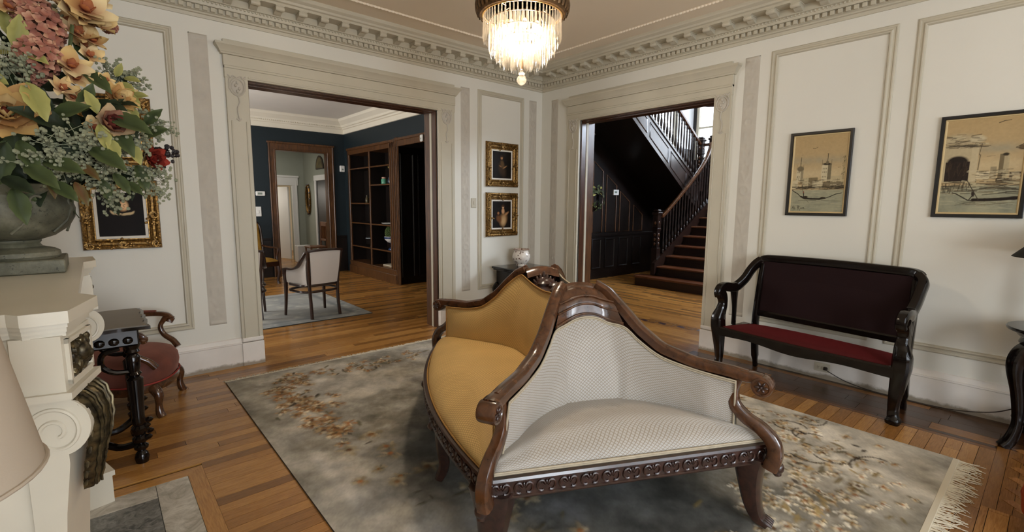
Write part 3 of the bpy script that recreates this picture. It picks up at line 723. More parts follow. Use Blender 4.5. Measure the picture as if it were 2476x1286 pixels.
def ends(sy,mat,cord,nm):
    nE=lambda sx:Vector((-sx*dpl.y,sy*dpl.x,0))   # towards the end, and inwards
    def tp(t,sx,dz=-.028,o=.03): return RP(t,sx,sy)+nE(sx)*o+Vector((0,0,dz))
    half=[tp(.115,1),tp(.25,1),tp(.4,1),tp(.55,1,-.032),tp(.68,1,-.045),tp(.78,1,-.062,.032)]+[Vector((.118,sy*.462,.872)),Vector((.06,sy*.455,.898))]
    top=[Vector((-p.x,p.y,p.z)) for p in half]+[Vector((0,sy*.452,.906))]+half[::-1]
    bh=[(.555,sy*.91,.41),(.40,sy*.735,.42),(.26,sy*.635,.43),(.12,sy*.585,.435)]
    bot=[(-x,y,z) for x,y,z in bh]+[(0,sy*.575,.435)]+bh[::-1]
    back_panel('end_back',top,bot,lambda u:Vector(((.5-u)*1.0,sy*.8,.15)).normalized(),mat,cord,.034,((.40,.02),(.60,.022)))
    # seat
    NU,NV=56,26; Bk,_=resample([(-.60,sy*.93,.45)]+bot+[(.60,sy*.93,.45)],NU)
    def f(u,v):
        i=int(round(u*(NU-1))); fr=Vector((lerp(-.61,.69,u),sy*.975,.412)); bk=Bk[i]+Vector((0,-sy*.02,.03))
        p=fr.lerp(bk,v); e=math.sin(PI*u)**.4
        p.z=.413+(.112*math.sin(min(1,v/.42)*PI/2)-.02*max(0,v-.5)*2)*e+.02*v*(1-e)
        p.y+=sy*.03*math.sin(min(1,v/.25)*PI)*e*(1 if v<.25 else 0)
        wr=0
        for a,b,s_ in((.30,.55,.04),(.36,.62,.045),(.46,.66,.04),(.53,.7,.05),(.25,.5,.04)):
            wr+=math.exp(-((u-a-.14*(.75-v))/.014)**2)*math.exp(-((v-b)/.16)**2)
        p.z-=.007*wr
        return p
    mb=MB(); mb.grid(f,NU,NV,uvf=lambda u,v:(u*1.3,v*.55)); o=mb.build('end_seat_cushion',mat,sofa,sharp=80)
    for dz,dy in((0,0),(.008,.002)):
        mb=MB(); mb.tube([f(u,0)+Vector((0,sy*(.006+dy),.004+dz)) for u in np.linspace(0,1,NU)],.0048,6); mb.build('piping',cord,o)
    # wooden crest hood
    A=resample([Vector((-p.x,p.y,p.z)) for p in half[-3:]]+[Vector((0,sy*.452,.906))]+half[-3:][::-1],21)[0]
    def hood(u,v):
        i=int(round(u*20)); a=A[i]; x=lerp(-.11,.11,u); b=Vector((x*1.0,sy*.335,1.05+.02*math.sin(PI*u)))
        p=a.lerp(b,v); p.y+=sy*(.03*math.sin(PI*v)); p.z+=.022*math.sin(PI*v)+.004*math.sin(v*PI*6)
        return p
    mb=MB(); mb.grid(hood,21,22)
    mb.grid(lambda u,v:hood(u,1).lerp(hood(u,1)+Vector((0,-sy*.06,-.05*v)),v),21,6)
    cr_=mb.build('crest',M['mahog'],sofa,sharp=50)
    for v in(.05,.3,.5):
        mb=MB(); mb.tube([hood(u,v)+Vector((0,sy*.004,.003)) for u in np.linspace(0,1,21)],[(.006,.006)]*21,6); mb.build('crest_bead',M['mahog'],cr_)
    mb=MB()
    for k in range(9): a=-1+.25*k; mb.ell((a*.075,sy*.275,1.0-.05*abs(a)),(.014,.02,.045-.015*abs(a)),8,6,mat=Matrix.Rotation(a*.6,4,'Y'))
    mb.ell((0,sy*.27,.95),(.06,.03,.06),12,8); mb.build('crest_carving',M['rosewood'],cr_)
def longs(sx,mat,cord):
    def tp(t,sy,dz=-.028,o=.03):
        n=Vector((sx*dpl.y,-sy*dpl.x,0)); return RP(t,sx,sy)+n*o+Vector((0,0,dz))
    half=[tp(.115,1),tp(.25,1),tp(.4,1),tp(.55,1),tp(.7,1),tp(.8,1),tp(.88,1,-.03,.026),tp(.97,1,-.028,.02)]
    half+=[Vector((sx*.118,.27,1.0)),Vector((sx*.115,.12,.985))]
    top=half+[Vector((sx*.115,0,.982))]+[Vector((p.x,-p.y,p.z)) for p in half[::-1]]
    bh=[(sx*.575,.90,.41),(sx*.455,.735,.43),(sx*.325,.575,.44),(sx*.215,.43,.445),(sx*.155,.25,.445)]
    bot=bh+[(sx*.14,0,.445)]+[(x,-y,z) for x,y,z in bh[::-1]]
    back_panel('long_back',top,bot,lambda u:Vector((sx*.8,(u-.5)*1.1*(1),.12)).normalized(),mat,cord,.03)
    NU,NV=72,26; Bk,_=resample([(sx*.60,.945,.45)]+bot+[(sx*.60,-.945,.45)],NU)
    def f(u,v):
        i=int(round(u*(NU-1))); y=lerp(.95,-.95,u); fr=Vector((sx*(bowx(y,sx)-.005),y,.412)); bk=Bk[i]+Vector((-sx*.02,0,.03)); p=fr.lerp(bk,v); e=math.sin(PI*u)**.45
        p.z=.413+(.117*math.sin(min(1,v/.4)*PI/2)-.015*max(0,v-.5)*2)*e+.02*v*(1-e)
        p.x+=sx*.035*math.sin(min(1,v/.25)*PI)*e*(1 if v<.25 else 0)
        for a,b in((.58,.55),(.66,.6),(.50,.5)): p.z-=.004*math.exp(-((u-a)/.008)**2)*math.exp(-((v-b)/.18)**2)
        return p
    mb=MB(); mb.grid(f,NU,NV,uvf=lambda u,v:(u*1.95,v*.62)); o=mb.build('long_seat_cushion',mat,sofa,sharp=80)
    mb=MB(); mb.tube([f(u,0)+Vector((sx*.006,0,.004)) for u in np.linspace(0,1,NU)],.0046,6); mb.build('piping',cord,o)
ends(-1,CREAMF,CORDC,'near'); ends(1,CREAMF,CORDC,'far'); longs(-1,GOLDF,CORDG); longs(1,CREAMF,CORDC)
mb=MB().box(-.112,.112,-.36,.36,.42,.965,.02)
for k in range(7): mb.ell((.03*math.sin(k*2.2),-.24+.08*k,.972),(.05,.035,.03),10,6)
mb.build('spine_cap',M['rosewood'],sofa)

for sx in(-1,1):
    for sy in(-1,1):
        mb=MB(); vs=[];fs=[]; n=10; d=outd(sx,sy); sd=Vector((-d.y,d.x,0))*.008
        for k in range(n):
            q=RP(lerp(.16,1,k/(n-1)),sx,sy)
            for e in(-1,1):
                for z in(.34,q.z-.02): vs.append((q.x+sd.x*e,q.y+sd.y*e,z))
        for k in range(n-1):
            a=k*4; b=a+4
            fs+=[(a,b,b+1,a+1),(a+2,a+3,b+3,b+2),(a+1,b+1,b+3,a+3),(a,a+2,b+2,b)]
        fs+=[(0,1,3,2),(4*n-4,4*n-2,4*n-1,4*n-3)]
        mb.add(vs,fs).build('wing_core',M['rosewood'],sofa,smooth=False)
# ================================================================== RUG
def vnoise(nx,ny,cells,seed,octv=4):
    rg=np.random.default_rng(seed); out=np.zeros((ny,nx)); amp=1;tot=0
    for o in range(octv):
        cx=max(2,int(cells*2**o)); cy=max(2,int(cells*2**o*ny/nx)); g=rg.random((cy+2,cx+2))
        X=np.linspace(0,cx,nx); Y=np.linspace(0,cy,ny); xi=np.minimum(X.astype(int),cx); yi=np.minimum(Y.astype(int),cy)
        fx=X-xi; fy=Y-yi; fx=fx*fx*(3-2*fx); fy=fy*fy*(3-2*fy)
        a=g[yi][:,xi]; b=g[yi][:,xi+1]; c=g[yi+1][:,xi]; d=g[yi+1][:,xi+1]
        out+=amp*((a*(1-fx)+b*fx)*(1-fy[:,None])+(c*(1-fx)+d*fx)*fy[:,None]); tot+=amp; amp*=.55
    return out/tot
class Canvas:
    def __init__(s,wm,hm,res,col):
        s.w,s.h,s.res=wm,hm,res; s.nx=int(wm/res)+1; s.ny=int(hm/res)+1
        s.img=np.ones((s.ny,s.nx,3))*np.array(lin(col)); s.X,s.Y=np.meshgrid(np.linspace(0,wm,s.nx),np.linspace(0,hm,s.ny)); s.H=np.zeros((s.ny,s.nx))
    def blend(s,m,col,h=0):
        m=np.clip(m,0,1)[...,None]; s.img=s.img*(1-m)+np.array(lin(col))*m
        if h: s.H=np.maximum(s.H,m[...,0]*h)
    def win(s,cx,cy,r):
        i0,i1=max(0,int((cx-r)/s.w*(s.nx-1))),min(s.nx,int((cx+r)/s.w*(s.nx-1))+2); j0,j1=max(0,int((cy-r)/s.h*(s.ny-1))),min(s.ny,int((cy+r)/s.h*(s.ny-1))+2)
        return slice(j0,j1),slice(i0,i1)
    def ell(s,cx,cy,a,b,ang,col,soft=.35,alpha=1,h=0):
        w=s.win(cx,cy,max(a,b)*1.4); X=s.X[w]-cx; Y=s.Y[w]-cy; c,n=math.cos(ang),math.sin(ang)
        d=np.hypot((X*c+Y*n)/a,(-X*n+Y*c)/b); m=np.clip((1-d)/soft,0,1)*alpha
        if m.size==0: return
        mm=m[...,None]; s.img[w]=s.img[w]*(1-mm)+np.array(lin(col))*mm
        if h: s.H[w]=np.maximum(s.H[w],m*h)
    def line(s,p,q,wd,col,alpha=1,soft=.5):
        cx,cy=(p[0]+q[0])/2,(p[1]+q[1])/2; L=math.hypot(q[0]-p[0],q[1]-p[1]); w=s.win(cx,cy,L/2+wd*2); X=s.X[w];Y=s.Y[w]
        if X.size==0: return
        dx,dy=q[0]-p[0],q[1]-p[1]; t=np.clip(((X-p[0])*dx+(Y-p[1])*dy)/max(1e-9,L*L),0,1); d=np.hypot(X-p[0]-t*dx,Y-p[1]-t*dy)
        m=(np.clip((1-d/wd)/soft,0,1)*alpha)[...,None]; s.img[w]=s.img[w]*(1-m)+np.array(lin(col))*m
    def poly(s,pts,wd,col,alpha=1):
        for a,b in zip(pts[:-1],pts[1:]): s.line(a,b,wd,col,alpha)
    def rect(s,x0,x1,y0,y1,col,alpha=1,soft=.001):
        m=np.clip((s.X-x0)/soft,0,1)*np.clip((x1-s.X)/soft,0,1)*np.clip((s.Y-y0)/soft,0,1)*np.clip((y1-s.Y)/soft,0,1); s.blend(m*alpha,col)
    def mesh(s,place,name,m,parent=None,hs=1):
        # place(x,y,h)->3d
        mb=MB(); xs=np.linspace(0,s.w,s.nx); ys=np.linspace(0,s.h,s.ny)
        mb.v=[place(s.X[j,i],s.Y[j,i],s.H[j,i]) for i in range(s.nx) for j in range(s.ny)]
        n=s.ny; mb.f=[(i*n+j,(i+1)*n+j,(i+1)*n+j+1,i*n+j+1) for i in range(s.nx-1) for j in range(s.ny-1)]
        col=np.ones((s.nx*s.ny,4)); col[:,:3]=s.img.transpose(1,0,2).reshape(-1,3); mb.col=col
        return mb.build(name,m,parent,sharp=80)
RW,RH=RUG[1]-RUG[0],RUG[3]-RUG[2]
cv=Canvas(RW,RH,.0105,(172,164,150))     # x to the right wall, y to the left wall
n1=vnoise(cv.nx,cv.ny,5,1,6); n1=np.clip((n1-.5)*1.5+.5,0,1); n2=vnoise(cv.nx,cv.ny,14,2,4); n3=vnoise(cv.nx,cv.ny,60,3,3)
cv.blend((n1-.42)*3.0,(126,120,108)); cv.blend((.46-n1)*3.5,(186,182,176)); cv.blend((n2-.55)*2.2,(104,98,86))
cv.blend((n3-.5)*.9,(190,186,178)); cv.blend((.42-n2)*1.6,(148,148,152))
# border band and darker medallion in the middle
ed=np.minimum(np.minimum(cv.X,RW-cv.X),np.minimum(cv.Y,RH-cv.Y)); cv.blend(np.clip((.16-ed)/.05,0,1)*.55,(142,136,122)); 
dm_=np.hypot((cv.X-RW*.47)/1.15,(cv.Y-RH*.45)/1.45)+(n1-.5)*.9; cv.blend(np.clip((1.0-dm_)*2.6,0,1)*.86,(62,64,62)); cv.blend(np.clip((.72-dm_)*3,0,1)*np.clip((n2-.45)*4,0,1)*.6,(46,48,46))
cv.blend(np.clip((1.0-dm_)*2.4,0,1)*np.clip((.44-n2)*4,0,1)*.6,(124,124,126))
pal=np.hypot((cv.X-RW*.86)/.75,(cv.Y-.95)/1.05)+(n2-.5)*.9; cv.blend(np.clip((1.0-pal)*2,0,1)*.7,(204,196,180))
pal=np.hypot((cv.X-.55)/.6,(cv.Y-3.4)/.9)+(n2-.5)*1.2; cv.blend(np.clip((1.0-pal)*2,0,1)*.45,(196,190,178))
rg=random.Random(5)
def flower(x,y,r_,cols,al=.9):
    k=rg.randint(5,9); a0=rg.random()*6; ax,ay=rg.uniform(.6,1.2),rg.uniform(.5,1.1)
    cv.ell(x,y,r_*1.15,r_*.95,a0,(86,74,54),.8,al*.45)
    for i in range(k):
        a=a0+2*PI*i/k+rg.gauss(0,.3); q=r_*rg.uniform(.35,.75); cv.ell(x+q*ax*math.cos(a),y+q*ay*math.sin(a),r_*rg.uniform(.25,.6),r_*rg.uniform(.14,.3),a+rg.gauss(0,.5),rg.choice(cols),.6,al*rg.uniform(.6,1),h=.004)
    cv.ell(x,y,r_*.3,r_*.3,0,rg.choice(((92,60,34),(150,96,54),(120,84,44))),.6,al,h=.005)
def leafm(x,y,r_,cols,al=.85):
    a=rg.random()*6.3; cv.ell(x,y,r_,r_*.3,a,rg.choice(cols),.5,al,h=.003)
TAN=((176,138,92),(196,170,130),(160,112,66),(214,198,168),(140,100,64)); OLV=((92,86,62),(74,66,46),(110,100,74),(58,48,36)); PALE=((216,206,184),(206,192,164),(228,220,204),(196,172,130),(220,208,184),(186,152,108))
def cluster(path,n,spread,fl,lf,rs=(.035,.075)):
    pts=cr([(x,y,0) for x,y in path],20)
    for k in range(n):
        p=rg.choice(pts); x=p.x+rg.gauss(0,spread); y=p.y+rg.gauss(0,spread)
        if not(.06<x<RW-.06 and .06<y<RH-.06): continue
        if rg.random()<.55: leafm(x,y,rg.uniform(.03,.06),lf)
        if rg.random()<.6: flower(x,y,rg.uniform(*rs),fl,rg.uniform(.8,1.0))
# floral sprays: left corner, far edge, near right corner
cluster([(.45,3.85),(.30,3.55),(.38,3.2)],110,.10,TAN,OLV)
cluster([(.45,3.8),(.8,3.82),(1.2,3.78),(1.6,3.84)],110,.07,TAN,OLV,(.03,.055))
cluster([(.40,3.1),(.34,2.8),(.42,2.5)],54,.07,TAN,OLV,(.04,.075))
cluster([(.45,2.4),(.4,2.0),(.6,1.6),(.8,1.2),(.75,.7)],46,.10,((150,136,110),(132,118,92),(166,152,126)),((104,98,80),(90,84,66)),(.05,.10))
cluster([(2.75,1.5),(2.72,.95),(2.45,.55),(2.0,.4),(1.5,.35)],420,.20,PALE,((92,82,58),(120,104,70),(150,128,84)),(.03,.06))
for k in range(26):
    x=rg.uniform(1.4,2.9); y=rg.uniform(.25,1.6)
    if x+y<2.6: continue
    a=rg.uniform(0,6); pts=[(x+t*.17*math.cos(a+t),y+t*.17*math.sin(a+t)) for t in np.linspace(0,1,6)]; cv.poly(pts,.009,(58,48,40),.8)
for k in range(16):
    x=rg.uniform(1.9,2.85); y=rg.uniform(.3,1.7); cv.ell(x,y,.028,.016,rg.random()*3,(52,40,34),.4,.85)
cluster([(2.7,3.7),(2.6,3.3),(2.75,2.9)],50,.10,PALE,OLV,(.03,.06))
m1=vnoise(cv.nx,cv.ny,20,91,5); m2=vnoise(cv.nx,cv.ny,70,92,3); cv.img*=(1.08+np.clip((m1-.5)*1.5,-.32,.32)+(m2-.5)*.35)[...,None]; cv.img*= (1+(rng.random((cv.ny,cv.nx,1))-.5)*.14)
RUGM=painted('silk_rug_pile',.75,.35,.15); pass
rug=thing('area_rug','large silvery grey floral rug with cream fringe under the sofa','rug',(RUG[0],RUG[2],0))
pile=cv.mesh(lambda x,y,h:(x,y,.012+h),'pile',RUGM,rug)
MB().box(0,RW,0,RH,0,.0115).build('backing',plain('rug_backing',(70,62,50),.9),rug,smooth=False)
FR=plain('fringe_cotton',(206,196,174),.9)
for y0,y1 in((-.028,.002),(RH-.002,RH+.02)): MB().box(-.002,RW+.002,y0,y1,0,.013,.003).build('end_binding',FR,rug,sharp=25)
mb=MB(); rg=random.Random(3)
for side,N,Lm in((0,520,.10),(1,420,.055)):
    for k in range(N):
        x=RW*(k+rg.random())/N; y0=-.028 if side==0 else RH+.02; s=-1 if side==0 else 1; L=Lm*rg.uniform(.6,1.25); a=rg.gauss(0,.35); b=rg.gauss(0,.5)
        p1=(x+L*.5*math.sin(a),y0+s*L*.5*math.cos(a),.008); p2=(p1[0]+L*.5*math.sin(a+b),p1[1]+s*L*.5*math.cos(a+b),.0035)
        mb.tube([(x,y0,.008),p1,p2],[.0026,.0022,.0013],4,caps=False)
o=mb.build('fringe',FR,rug); o['kind']='stuff'
# ================================================================== SETTEE by the right wall
VELD=plain('dark_red_velvet',(26,6,7),.85,0,.25,.6); VELS=plain('crimson_velvet',(70,10,12),.8,0,.25,.7)
st=thing('settee','black polished wooden settee with dark red velvet seat by right wall','settee',(-.376,-3.563,0),R(-97))
# local x: along settee (towards the camera side), local y: towards the wall
def arm_side(s):
    fx=s*.675; bx=s*.60; B0=.05
    # front leg with S post and scroll arm
    pts=cr([(fx-s*.005,-.19,.0),(fx,-.19,.03),(fx-s*.01,-.185,.10),(fx-s*.003,-.185,.22),(fx+s*.012,-.19,.38),(fx+s*.014,-.195,.48),(fx,-.18,.56),(fx-s*.002,-.165,.62),(fx,-.18,.68),(fx,-.215,.725)],5)
    zz=[0,.025,.05,.10,.25,.40,.48,.56,.62,.70]; ww=[.040,.046,.032,.029,.042,.055,.054,.040,.035,.042]
    mb=MB(); mb.tube(pts,[interp(zz,ww,p.z) for p in pts],sec=RSEC,upv=(0,1,0)); lg=mb.build('front_leg',M['black'],st)
    # arm sweeping up to the crest
    ap=cr([(fx,-.225,.69),(fx,-.238,.725),(fx,-.215,.757),(fx-s*.003,-.15,.768),(fx-s*.012,-.06,.755),(fx-s*.025,.01,.765),(fx-s*.04+B0*.4,.07,.83),(fx-s*.05+B0*.7,.115,.91),(fx-s*.065+B0,.15,.97),(fx-s*.10+B0,.175,1.005)],6)
    rr=[(lerp(.036,.044,min(1,k/20)),lerp(.034,.032,min(1,k/20))) for k in range(len(ap))]
    mb=MB(); mb.tube(ap,rr,sec=RSEC,upv=(1,0,0)); mb.build('arm',M['black'],st)
    mb=MB(); sp=[(fx-s*.02,.0,.40),(fx-s*.02,-.002,.55),(fx-s*.018,-.01,.66),(fx-s*.015,-.015,.75)]
    mb.tube(cr(sp,4),[(.022,.016),(.022,.016),(.022,.016),(.022,.016),(.023,.016),(.025,.017),(.028,.018),(.03,.019),(.034,.02),(.038,.021),(.042,.022),(.044,.022),(.046,.022)],sec=RSEC,upv=(1,0,0)); mb.build('arm_support',M['black'],st)
    bp=cr([(bx-s*.03+B0,.185,0),(bx-s*.03+B0,.15,.2),(bx-s*.03+B0,.13,.40),(bx-s*.03+B0,.145,.6),(bx-s*.035+B0,.175,.85),(bx-s*.04+B0,.195,1.0)],5)
    mb=MB(); mb.tube(bp,[(.034,.026) if p.z>.08 else (.024,.018) for p in bp],sec=RSEC,upv=(1,0,0)); mb.build('back_leg',M['black'],st)
arm_side(-1); arm_side(1)
cp=cr([(x+.05,y,z) for x,y,z in((-.585,.17,1.0),(-.55,.185,1.022),(-.45,.195,1.03),(0,.20,1.036),(.45,.195,1.03),(.55,.185,1.022),(.585,.17,1.0))],6)
MB().tube(cp,[(.034,.034)]*len(cp),sec=RSEC,upv=(0,0,1)).build('crest_rail',M['black'],st)
MB().grid(lambda u,v:(lerp(-.51,.61,u),lerp(.138,.188,v)-.014*math.sin(PI*u)**.4*math.sin(PI*v)**.4,lerp(.525,1.015,v)),30,14).box(-.51,.61,.16,.18,.53,1.0,.0,mat=Matrix.Identity(4)).build('back_cushion',VELD,st,sharp=60)
MB().box(-.515,.615,.125,.165,.495,.55,.012).build('lower_back_rail',M['black'],st,sharp=25)
# seat and serpentine apron
def sq(u,v):
    hw=lerp(.655,.575,v); x=lerp(-hw,hw,u)+.04*v; y=lerp(-.225-.03*math.sin(PI*u),.13,v); e=(math.sin(PI*u)**.35)*(math.sin(PI*v)**.35); return (x,y,.405+.045*e)
MB().grid(sq,36,16).build('seat_cushion',VELS,st,sharp=70)
mb=MB(); n=40; vs=[];fs=[]
for k in range(n+1):
    u=k/n; x=lerp(-.66,.66,u); y=-.225-.035*math.sin(PI*u); zb=.335-.009*math.cos(4*PI*u)+.006*math.cos(2*PI*u)
    vs+=[(x,y-.012,zb),(x,y-.018,.40),(x,y-.006,.412),(x,y+.03,.41),(x,y+.03,zb)]
for k in range(n):
    for j in range(5): fs.append((k*5+j,k*5+5+j,k*5+5+(j+1)%5,k*5+(j+1)%5))
fs+=[tuple(range(5)),tuple(range(n*5,n*5+5))]
mb.add(vs,fs).build('apron',M['black'],st,sharp=30)
mb=MB()
for s in(-1,1): mb.box(s*.58,s*.64,-.2,.15,.34,.405)
mb.box(-.57,.57,.11,.15,.34,.405).build('seat_frame',M['black'],st,smooth=False)
# ================================================================== CORNER TABLE + VASE
ct=thing('corner_table','dark wooden side table in the corner under the small paintings','table',(-.66,-.40,0))
TP=M['dark']
MB().box(-.30,.30,-.30,.30,.685,.71,.008).box(-.285,.285,-.285,.285,.665,.688,.006).build('table_top',M['black'],ct,sharp=25)
MB().box(-.255,.255,-.255,.255,.47,.668,.004).build('body',M['black'],ct,sharp=25)
MB().rectframe(-.22,.22,.49,.65,[(0,0),(0,.008),(.012,.01),(.02,0)],mat=Matrix.Translation((0,-.255,0))).build('drawer_front',M['black'],ct,sharp=25)
MB().ell((0,-.275,.57),(.014,.014,.014),10,8).build('drawer_knob',M['black'],ct)
for sx in(-1,1):
    for sy in(-1,1):
        p=cr([(sx*.24,sy*.24,.49),(sx*.265,sy*.265,.42),(sx*.25,sy*.25,.28),(sx*.235,sy*.235,.12),(sx*.25,sy*.25,.04),(sx*.27,sy*.27,.0)],5)
        MB().tube(p,[interp([0,.05,.12,.3,.42,.5],[.028,.02,.016,.024,.04,.034],q.z) for q in p],10).build('leg',M['black'],ct)
vase=thing('porcelain_vase','white porcelain vase with brown blossom pattern on the corner table','vase',(-.61,-.28,.711))
def vasem():
    t=NT('vase_porcelain'); co=t.coord('Object'); v=t.new('TexVoronoi'); v.inputs['Scale'].default_value=26; t.l(co,v.inputs['Vector'])
    m=t.new('MapRange'); t.l(v.outputs['Distance'],m.inputs[0]); m.inputs[1].default_value=.22; m.inputs[2].default_value=.34
    c=t.mix(t.noise(co,14,2),lin((150,112,92)),lin((96,100,96))); t.base(t.mix(m.outputs[0],c,lin((226,216,204)))); t.set(Roughness=.2); return t.m
VP=[(.001,0),(.062,0),(.064,.012),(.058,.018),(.078,.035),(.108,.075),(.118,.115),(.112,.15),(.094,.178),(.088,.19),(.096,.204),(.102,.212),(.098,.214),(.086,.195),(.084,.18),(.1,.14),(.001,.06)]
MB().lathe(VP,28,fl=lambda a,z:.03*abs(math.sin(4*a))-.015).build('body',vasem(),vase)
MB().tube([(.1*math.cos(2*PI*k/32),.1*math.sin(2*PI*k/32),.211) for k in range(32)],.005,6,closed=True).build('rim',plain('vase_rim_brown',(134,92,60),.3),vase)
# ================================================================== LAMP TABLE + BLACK SHADE at the right edge
lt=thing('lamp_table','small black pedestal table with cabriole legs at the right edge','table',(-.34,-4.96,0))
MB().lathe([(.001,.735),(.27,.735),(.285,.742),(.29,.752),(.285,.762),(.001,.764)],36).build('table_top',M['black'],lt)
MB().lathe([(.001,.64),(.21,.64),(.225,.66),(.215,.69),(.235,.71),(.25,.736),(.001,.736)],36).build('apron',M['black'],lt)
for k in range(4):
    a=R(128+90*k); d=Vector((math.cos(a),math.sin(a),0))
    p=cr([d*.16+Vector((0,0,.66)),d*.24+Vector((0,0,.62)),d*.27+Vector((0,0,.52)),d*.235+Vector((0,0,.32)),d*.22+Vector((0,0,.16)),d*.245+Vector((0,0,.05)),d*.285+Vector((0,0,.0))],6)
    MB().tube(p,[interp([0,.04,.16,.4,.55,.66],[.03,.03,.024,.03,.042,.046],q.z) for q in p],sec=RSEC,upv=(-d.y,d.x,0)).build('leg',M['black'],lt)
MB().lathe([(.001,.155),(.2,.155),(.21,.165),(.2,.175),(.001,.175)],30).build('lower_shelf',M['black'],lt)
lp=thing('table_lamp','table lamp with a black cone shade on the pedestal table','lamp',(-.34,-4.96,.765))
MB().lathe([(.001,0),(.08,0),(.085,.015),(.06,.03),(.025,.05),(.03,.12),(.05,.2),(.04,.27),(.018,.32),(.012,.4),(.001,.4)],24).build('base',M['dark'],lp)
def shade(r0,r1,z0,z1,n=36):
    mb=MB(); mb.lathe([(r0,z0),(r1,z1),(r1-.004,z1),(r0-.004,z0),(r0,z0)],n); mb.f=[f for f in mb.f if len(f)==4]; return mb
shade(.31,.13,.435,.64).build('shade',plain('black_shade',(16,14,12),.8),lp,sharp=30)
# ================================================================== ORANGE FOOTSTOOL (only its edge shows)
ot=thing('footstool','rust orange upholstered footstool at the lower right edge','stool',(-1.60,-5.17,0))
ORG=plain('rust_orange_velvet',(122,50,18),.8,0,.2,.5)
MB().lathe([(.001,.10),(.29,.10),(.315,.13),(.32,.2),(.315,.26),(.28,.31),(.2,.335),(.001,.345)],36).build('cushion',ORG,ot,sharp=60)
MB().tube([(.318*math.cos(2*PI*k/40),.318*math.sin(2*PI*k/40),.2) for k in range(40)],.006,6,closed=True).build('piping',ORG,ot)
for k in range(4):
    a=R(45+90*k); MB().lathe([(.001,0),(.02,0),(.028,.04),(.034,.1),(.001,.104)],12,cx=.22*math.cos(a),cy=.22*math.sin(a)).build('leg',M['black'],ot)
# ================================================================== RED ARMCHAIR left, behind the mantel
ch=thing('armchair','carved wooden armchair with rust red velvet seat beside the left wall','chair',(-4.67,-.50,0),R(-20))
RV=NT('rust_velvet'); n_=RV.noise(RV.coord('Object'),5,4); RV.base(RV.ramp(n_,[(.3,lin((76,36,26))),(.7,lin((116,62,46)))])); RV.set(Roughness=.75); RV.b.inputs['Sheen Weight'].default_value=.5; RV.b.inputs['Sheen Tint'].default_value=(.5,.22,.16,1); RV=RV.m
# faces +x; seat is a rounded horseshoe
def seatout(a): # plan outline
    c,s=math.cos(a),math.sin(a); return (.31*math.copysign(abs(c)**.7,c),.30*math.copysign(abs(s)**.8,s)*(1-.10*(c<0)))
def ring(sc,z): return [(seatout(2*PI*k/40)[0]*sc,seatout(2*PI*k/40)[1]*sc,z) for k in range(40)]
def ringmesh(levels):
    mb=MB(); vs=[]; fs=[]
    for sc,z in levels: vs+=ring(sc,z)
    m=len(levels)
    for i in range(m-1):
        for k in range(40): fs.append((i*40+k,i*40+(k+1)%40,(i+1)*40+(k+1)%40,(i+1)*40+k))
    fs+=[tuple(range(40)),tuple(range((m-1)*40,m*40))]; return mb.add(vs,fs)
ringmesh([(.97,.235),(1.0,.25),(1.035,.31),(1.02,.36),(.93,.40),(.75,.425),(.4,.437),(.05,.44)]).build('seat_cushion',RV,ch,sharp=60)
ringmesh([(.94,.175),(1.0,.18),(1.025,.205),(1.01,.235),(.9,.24)]).build('seat_rail',M['mahog'],ch,sharp=40)
mb=MB(); mb.tube([(x*1.0,y*1.0,.243) for x,y,z in ring(1.03,0)],.006,6,closed=True); mb.build('nail_trim',plain('red_gimp',(140,44,34),.7),ch)
for sy in(-1,1):
    p=cr([(.235,sy*.235,.21),(.27,sy*.26,.16),(.265,sy*.255,.08),(.27,sy*.26,.03),(.285,sy*.27,.0)],5)
    MB().tube(p,[interp([0,.03,.09,.2],[.026,.026,.02,.036],q.z) for q in p],10).build('front_leg',M['mahog'],ch)
    p=cr([(-.24,sy*.2,.21),(-.27,sy*.2,.1),(-.31,sy*.21,0)],5); MB().tube(p,[lerp(.03,.02,k/10) for k in range(11)],10).build('back_leg',M['mahog'],ch)
    p=cr([(-.27,sy*.25,.62),(-.10,sy*.30,.625),(.10,sy*.315,.625),(.19,sy*.31,.615),(.225,sy*.305,.585),(.215,sy*.30,.555)],6)
    MB().tube(p,[(.022,.018)]*24+[(.026,.022)]*7,sec=RSEC,upv=(0,0,1)).build('arm',M['mahog'],ch)
    MB().tube(cr([(-.12,sy*.30,.64),(.02,sy*.308,.648),(.13,sy*.31,.645)],5),[(.018,.01)]*11,8,upv=(0,0,1)).build('arm_pad',RV,ch)
    p=cr([(.20,sy*.305,.60),(.155,sy*.30,.53),(.175,sy*.295,.46),(.235,sy*.28,.41),(.27,sy*.265,.36)],6)
    MB().tube(p,[interp([.36,.45,.55,.6],[.024,.02,.017,.024],q.z) for q in p],10).build('arm_post',M['mahog'],ch)
ov=[(-.30-.10*(.5+.5*math.sin(a)),.27*math.cos(a),.70+.27*math.sin(a)) for a in np.linspace(0,2*PI,40,endpoint=False)]
MB().tube(ov,.024,8,closed=True).build('back_frame',M['mahog'],ch)
def bk(u,v): a=2*PI*u; r_=v; return (-.30-.10*(.5+.5*math.sin(a)*r_)+.045*(1-r_*r_),.25*r_*math.cos(a),.70+.25*r_*math.sin(a))
MB().grid(bk,32,8,cu=True).build('back_cushion',RV,ch,sharp=70)
for s in(-1,1): MB().tube(cr([(-.25,s*.16,.22),(-.29,s*.18,.36),(-.32,s*.2,.50)],4),[.022]*9,8).build('back_post',M['mahog'],ch)
